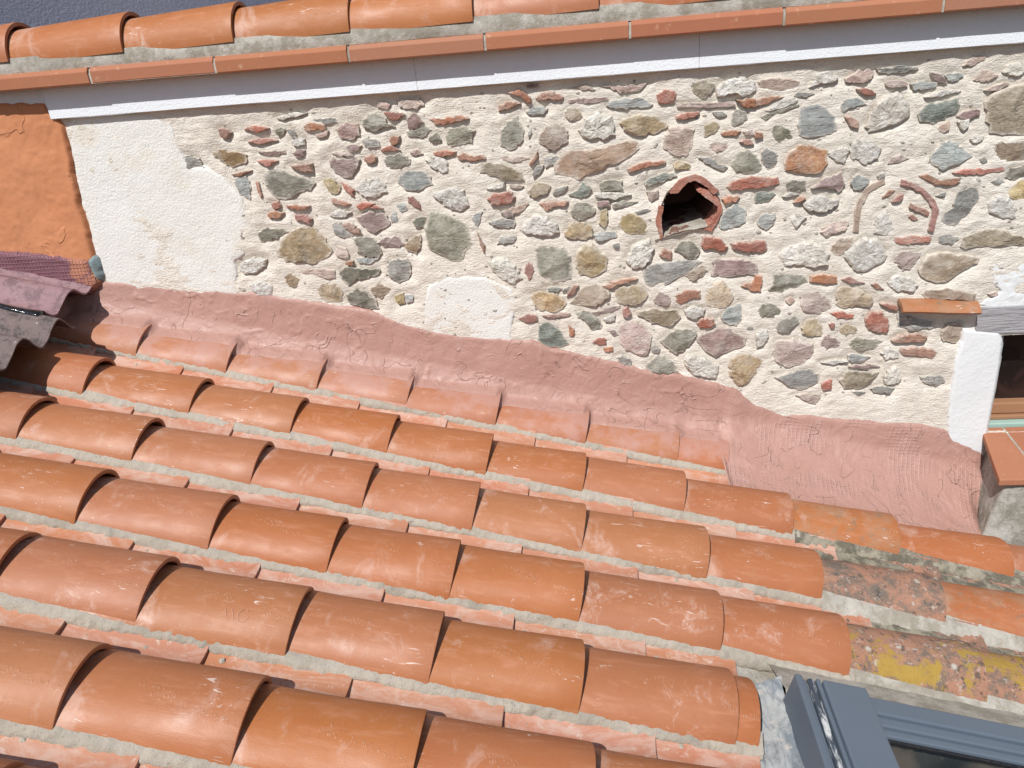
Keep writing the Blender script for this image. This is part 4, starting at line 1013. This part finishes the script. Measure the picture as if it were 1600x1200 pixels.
# bedding mortar along the foot of every row
def bead(by, s0, s1, mat, seed, fat=0.0, label=None):
    st = .005; S_ = np.arange(s0, s1, st); pr = np.array([(.036, .010), (.016, .003), (.004, -.003), (-.005, -.007), (-.011, -.013), (-.016 - fat * .8, -.021 - fat * .4), (-.015 - fat, -.031 - fat * .5), (.01, -.050)])
    V = np.zeros((len(S_), len(pr), 3)); V[..., 0] = S_[:, None]
    low = vnoise(S_, np.full_like(S_, seed * 5.1), 5, 80 + seed, 3); amt = .5 + low
    for j in range(len(pr)):
        n1 = vnoise(S_, np.full_like(S_, j * .35), 22, 90 + seed, 4); n2 = vnoise(S_, np.full_like(S_, j * .9 + 30), 70, 95 + seed, 3)
        k = (.2, .2, .45, 1, 1, 1, 1, .3)[j]
        V[:, j, 1] = pr[j, 0] + k * (.009 * n1 + .009 * n2) - k * low * .008
        V[:, j, 2] = pr[j, 1] + k * (.005 * n1 - .004 * n2) - (low * .012 if j > 4 else 0)
    me = mesh_data('bedding_mortar', V.reshape(-1, 3), grid_faces(len(S_), len(pr))[:, ::-1], mat, True)
    o = link('bedding_mortar', me, roof, (0, by, 0))
    if label: o['label'] = label
for i, rk in enumerate(rk_):
    by = rowsd[rk][0]
    if rk == 'A': bead(by, -2.7, .86, M['bed'], i)
    elif rk in 'BCD':
        bead(by, -2.7, 1.02, M['bed'] if rk != 'D' else M['bed'], i)
        bead(by, 1.0, 2.2, {'B': M['bed_moss'], 'C': M['bed_white'], 'D': M['bed_white']}[rk], i + 20, .018 if rk != 'B' else .006, {'B': 'dark mossy mortar under the old tiles', 'C': 'thick white mortar under the lichen-crusted tile', 'D': 'thick white mortar above the roof window'}[rk])
    else: bead(by, -2.7, .70 if rk in 'EF' else .72, M['bed'], i)
boxes('roof_deck', [(-2.8, 2.3, -.3, 2.75, -.30, -.115)], M['slab'], roof, 0)
# crumbs of mortar dropped in the channels
V = []; F = []; rr = random.Random(31)
for _ in range(420):
    rk = rr.choice('ABCDEFG'); by = rowsd[rk][0]; s_ = rr.uniform(-1.7, .75 if rk in 'DEFG' else 1.9); y_ = rr.uniform(-.055, -.012)
    pt = by - rowsd[rk_[rk_.index(rk) + 1]][0]; off_ = -(pt - .21) / 2 - .006; Rc = .094 + (pt - .29) * .35; d9 = -off_ - .009
    h_ = -.0265 - (Rc - math.sqrt(Rc * Rc - d9 * d9)) + Rc - math.sqrt(max(0, Rc * Rc - (y_ - off_) ** 2)); r = rr.uniform(.0012, .0045) if rr.random() < .93 else .008; b0 = len(V); n = 6; ph = rr.uniform(0, 6)
    for lv, q, z9 in ((0, 1, -.3), (1, 1.05, .35), (2, .5, .9)):
        for t in range(n): V.append((s_ + r * q * math.cos(ph + t) * rr.uniform(.75, 1.2), by + y_ + r * q * math.sin(ph + t) * rr.uniform(.75, 1.2), h_ + r * z9))
    for lv in (0, 1):
        for t in range(n): a = b0 + lv * n + t; b = b0 + lv * n + (t + 1) % n; F.append((a, b, b + n, a + n))
    F.append(tuple(range(b0 + 2 * n, b0 + 3 * n)))
o = link('mortar_crumbs', mesh_data('mortar_crumbs', V, F, M['bed'], False), roof); o['kind'] = 'stuff'
# crust of old mortar behind the right-hand tiles
S_ = np.arange(.95, 2.25, .012); Y_ = np.arange(-.17, .02, .012)
for by, mt in ((2.175, 'bed_moss'), (1.855, 'bed_moss')):
    SS, YY = np.meshgrid(S_, Y_, indexing='ij'); hh = -.028 - (YY < -.02) * 0.0 + .02 * vnoise(SS, YY, 14, 120, 4) - np.clip(1.03 - SS, 0, 1) * .6
    V = np.stack([SS.ravel(), YY.ravel(), hh.ravel()], -1); link('mortar_crust', mesh_data('mortar_crust', V, grid_faces(len(S_), len(Y_)), M[mt], True), roof, (0, by, 0))
# pink coating from the wall down over the first row
ft = FLASH_TOP; s = np.arange(-2.6, 1.955, .0075); htop = np.interp(s, [p[0] for p in ft], [p[1] for p in ft]) + .012 * vnoise(s, s * 0, 9, 130, 4)
mA = np.array([-3.1, -2.78] + rowsd['A'][1]); nxt = np.array([mA[mA >= v - 1e-6].min() if v <= mA[-1] else v for v in s])
tA = .073 - np.clip((nxt - s), 0, .36) / .34 * .029
k_ = np.ones(5) / 5; tA = np.convolve(np.pad(tA, 2, 'edge'), k_, 'valid')
bl = np.clip((s - .79) / .05, 0, 1); bl = bl * bl * (3 - 2 * bl)
nv = 56; G = np.zeros((len(s), nv, 3)); UV = np.zeros((len(s), nv, 2)); NET = np.zeros((len(s), nv))
for i, sv in enumerate(s):
    h = htop[i]; top = tA[i]
    pa = [(2.722, h + .014), (2.696, h + .004), (2.6885, h - .003), (2.683, (h + .12) / 2), (2.675, .118), (2.664, .094), (2.648, top + .012), (2.628, top + .006), (2.606, top + .001), (2.592, top - .008), (2.58, top - .025)]
    hb = min(h - .02, .13)
    end = np.clip((sv - 1.75) / .18, 0, 1)
    yb = 2.36 + .0 * end
    pb = [(2.722, h + .014), (2.696, h + .004), (2.6885, h - .003), (2.680, h - .05), (2.670, max(hb, h - .12)), (2.62, (hb + .05) / 2 - .01), (2.57, .045 - .16 * end), (2.52, .015 - .14 * end), (2.46, -.008 - .10 * end), (2.41, -.020 - .06 * end), (yb, -.034 - .05 * end)]
    pts = np.array(pa) * (1 - bl[i]) + np.array(pb) * bl[i]
    L = np.concatenate([[0], np.cumsum(np.hypot(*np.diff(pts, axis=0).T))]); q = np.linspace(0, L[-1], nv)
    # smooth the polyline
    yy = np.interp(q, L, pts[:, 0]); hh = np.interp(q, L, pts[:, 1])
    ker = np.array([1, 2, 3, 2, 1]) / 9.
    yy[2:-2] = np.convolve(yy, ker, 'valid'); hh[2:-2] = np.convolve(hh, ker, 'valid')
    G[i, :, 0] = sv; G[i, :, 1] = yy; G[i, :, 2] = hh; UV[i, :, 0] = sv; UV[i, :, 1] = q; NET[i, :] = bl[i]
d1 = np.gradient(G, axis=0); d2 = np.gradient(G, axis=1); N_ = np.cross(d2, d1); N_ /= np.linalg.norm(N_, axis=-1, keepdims=True) + 1e-9
if N_[:, 20, 1].mean() > 0: N_ = -N_
u_, v_ = UV[..., 0], UV[..., 1]
wu = u_ + .05 * vnoise(u_, v_, 8, 140); wv = v_ + .05 * vnoise(u_, v_, 8, 141)
rd = np.abs(vnoise(wu, wv, 7, 142, 3)); ridge = np.exp(-rd / .006)
disp = (.013 - .007 * NET) * vnoise(u_, v_, 6, 143, 4) + (.006 - .003 * NET) * ridge + .003 * vnoise(u_, v_, 40, 144, 3)
disp += NET * (.007 * vnoise(u_, v_ * 1.6, 9, 145, 3) + .004 * vnoise(u_, v_, 30, 146, 3))
fade = np.ones(nv); fade[:8] = [0, 0, .1, .2, .35, .5, .7, .9]; fade[-9:] = np.linspace(.8, .15, 9)
G += N_ * (disp * fade[None, :])[..., None]
me = mesh_data('flashing_coat', G.reshape(-1, 3), grid_faces(len(s), nv)[:, ::-1], M['flash'], True, attrs={'net': NET.ravel()}, uv=UV.reshape(-1, 2))
link('flashing_coat', me, roof)['label'] = 'thick pink waterproof coating sealing the roof against the wall, mesh showing at its right end'
# ================================================================== ROOF WINDOW
rw = thing('roof_window', 'roof window in blue-grey metal cladding at the lower right corner', 'roof window', O + Matrix.Rotation(SLOPE, 3, 'Y') @ Vector((1.3, 1.0, 0)), (0, SLOPE, 0))
def rb(name, L, mat, bevel=.003, label=None):
    o = boxes(name, [(a - 1.3, b - 1.3, c - 1, d - 1, e, f) for a, b, c, d, e, f in L], mat, rw, bevel)
    if label: o['label'] = label
    return o
rb('outer_frame', [(.775, .792, .1, 1.412, -.10, .095)], M['metal'])
rb('cladding_rail', [(.793, .803, .1, 1.409, -.1, .086), ], M['metal'], .003)
V, F = tile_mesh(.010, .010, 1.30, .004, 0, 180, 10, .086, .086, 0, 1, 4, .0003, 3)
V = [(y + .8125 - 1.3, x + 1.405 - 1, z) for x, y, z in V]
link('rubber_seal', mesh_data('rubber_seal', V, [f[::-1] for f in F], M['seal'], True, 40), rw)
rb('cladding_rail', [(.8235, .834, .1, 1.407, -.1, .097)], M['metal'])
rb('side_cover', [(.8355, .939, .1, 1.400, .05, .104)], M['metal'], .004, 'wide flat cover strip on the left side')
rb('top_cover', [(.9405, 2.2, 1.345, 1.392, .0, .088)], M['metal'], .004)
rb('top_rail', [(.9405, 2.2, 1.318, 1.3435, .0, .080), (.9405, 2.2, 1.297, 1.3165, .0, .073)], M['metal'], .003)
rb('glass_pane', [(.93, 2.15, .12, 1.300, .052, .060)], M['skyglass'], 0)
rb('glass_seal', [(.9405, 2.2, 1.285, 1.2955, .0, .066)], M['tar'], .002)
# lead apron
S_ = np.arange(.62, .782, .004); Y_ = np.arange(.1, 1.475, .006); SS, YY = np.meshgrid(S_, Y_, indexing='ij')
t_ = (SS - .70) / .078
hh = -.040 + .05 * np.clip(t_, 0, 1) ** 1.6 + .010 * vnoise(SS * 2.0, YY * .5, 22, 150, 3) * np.clip(t_ + .5, 0, 1) + .012 * np.exp(-np.abs(np.sin(YY * 26 + SS * 40)) / .15) * np.clip(t_, 0, 1) * 0
hh += .030 * np.abs(vnoise(SS * 1.5 + .1 * np.sin(YY * 9), YY * .3, 40, 151, 2)) + np.clip((YY - 1.42) / .08, 0, 1) * .012
me = mesh_data('lead_apron', np.stack([SS.ravel() - 1.3, YY.ravel() - 1, hh.ravel()], -1), grid_faces(len(S_), len(Y_)), M['lead'], True)
link('lead_apron', me, rw)['label'] = 'wrinkled lead apron smeared with pale paint'
S2 = np.arange(.775, 2.2, .008); Y2 = np.arange(1.39, 1.555, .008); SS, YY = np.meshgrid(S2, Y2, indexing='ij')
hh = np.interp(YY, [1.39, 1.42, 1.555], [.02, .035, -.016]) + .006 * vnoise(SS, YY, 18, 155, 4)
link('mortar_fillet', mesh_data('mortar_fillet', np.stack([SS.ravel() - 1.3, YY.ravel() - 1, hh.ravel()], -1), grid_faces(len(S2), len(Y2)), M['bed_white'], True), rw)['label'] = 'pale mortar fillet between the frame and the tiles above'

S2 = np.arange(.60, .80, .008); Y2 = np.arange(1.40, 1.565, .008); SS, YY = np.meshgrid(S2, Y2, indexing='ij')
hh = -.034 + .012 * vnoise(SS, YY, 18, 156, 4)
link('mortar_fillet', mesh_data('mortar_fillet', np.stack([SS.ravel() - 1.3, YY.ravel() - 1, hh.ravel()], -1), grid_faces(len(S2), len(Y2)), M['bed_white'], True), rw)
# ================================================================== CORRUGATED SHEETS
def sheet(name, label, s1, y0, y1, h0, amp, crest, mat, seed, back=False, slope=0.0):
    t = thing(name, label, 'roofing sheet', O + Matrix.Rotation(SLOPE, 3, 'Y') @ Vector((s1 - .5, (y0 + y1) / 2, h0)), (0, SLOPE, 0))
    S = np.arange(-1.2, .5001, .02); S[-1] = .5; Yv = np.arange(y0, y1 + .004, .008); V = []
    for up_ in (1, 0):
        SS, YY = np.meshgrid(S, Yv, indexing='ij'); e = .006 * vnoise(YY, YY * 0, 30, seed, 3)
        hh = amp * np.cos(2 * np.pi * (YY - crest) / .188) + .002 * vnoise(SS, YY, 12, seed) - (0 if up_ else .0065) + slope * (YY - crest)
        V.append(np.stack([(SS + (SS > .49) * e).ravel(), (YY - (y0 + y1) / 2).ravel(), hh.ravel()], -1))
    n = len(S) * len(Yv); nu, nvv = len(S), len(Yv); F = grid_faces(nu, nvv)
    rimi = [i * nvv for i in range(nu)] + [(nu - 1) * nvv + j for j in range(1, nvv)] + [i * nvv + nvv - 1 for i in range(nu - 2, -1, -1)]
    R_ = np.array([(rimi[i + 1], rimi[i], rimi[i] + n, rimi[i + 1] + n) for i in range(len(rimi) - 1)])
    me = mesh_data('sheet', np.concatenate(V), np.concatenate([F, F[:, ::-1] + n, R_]), mat, True, sharp=40)
    link('sheet', me, t); return t
sheet('corrugated_sheet', 'grey weathered corrugated fibre cement sheet overhanging the tiles at the left edge', -1.585, 1.30, 2.44,   .128, .033, 2.345, M['sheet_grey'], 160)
t2 = sheet('corrugated_sheet', 'purple stained corrugated sheet against the wall, lapping over the grey sheet', -1.655, 2.355, 2.70, .166, .026, 2.533, M['sheet_purple'], 161, slope=.10)
# black tar squeezed out along the lap
ys = np.linspace(0, 1, 60); V = []; F = []
xs_ = np.linspace(-.35, .5, 90)
for i, xx in enumerate(xs_):
    r = .0075 + .010 * max(0, mnoise.noise(Vector((xx * 9, 2, 0)))) + .012 * max(0, (xx - .25) / .25)
    cy = -.172 + .012 * mnoise.noise(Vector((xx * 6, 0, 5))); cz = .000 - .012 * max(0, (xx - .3) / .2)
    for j in range(8): a = j * math.pi / 4; V.append((xx + .004, cy + r * math.cos(a), cz + r * .8 * math.sin(a)))
for i in range(89):
    for j in range(8): a = i * 8 + j; b = i * 8 + (j + 1) % 8; F.append((a, b, b + 8, a + 8))
F += [tuple(range(8))[::-1], tuple(range(89 * 8, 90 * 8))]
link('tar_seam', mesh_data('tar_seam', V, F, M['tar'], True), t2)['label'] = 'glossy black tar along the lap of the sheets'
# clods of coating at the sheet end
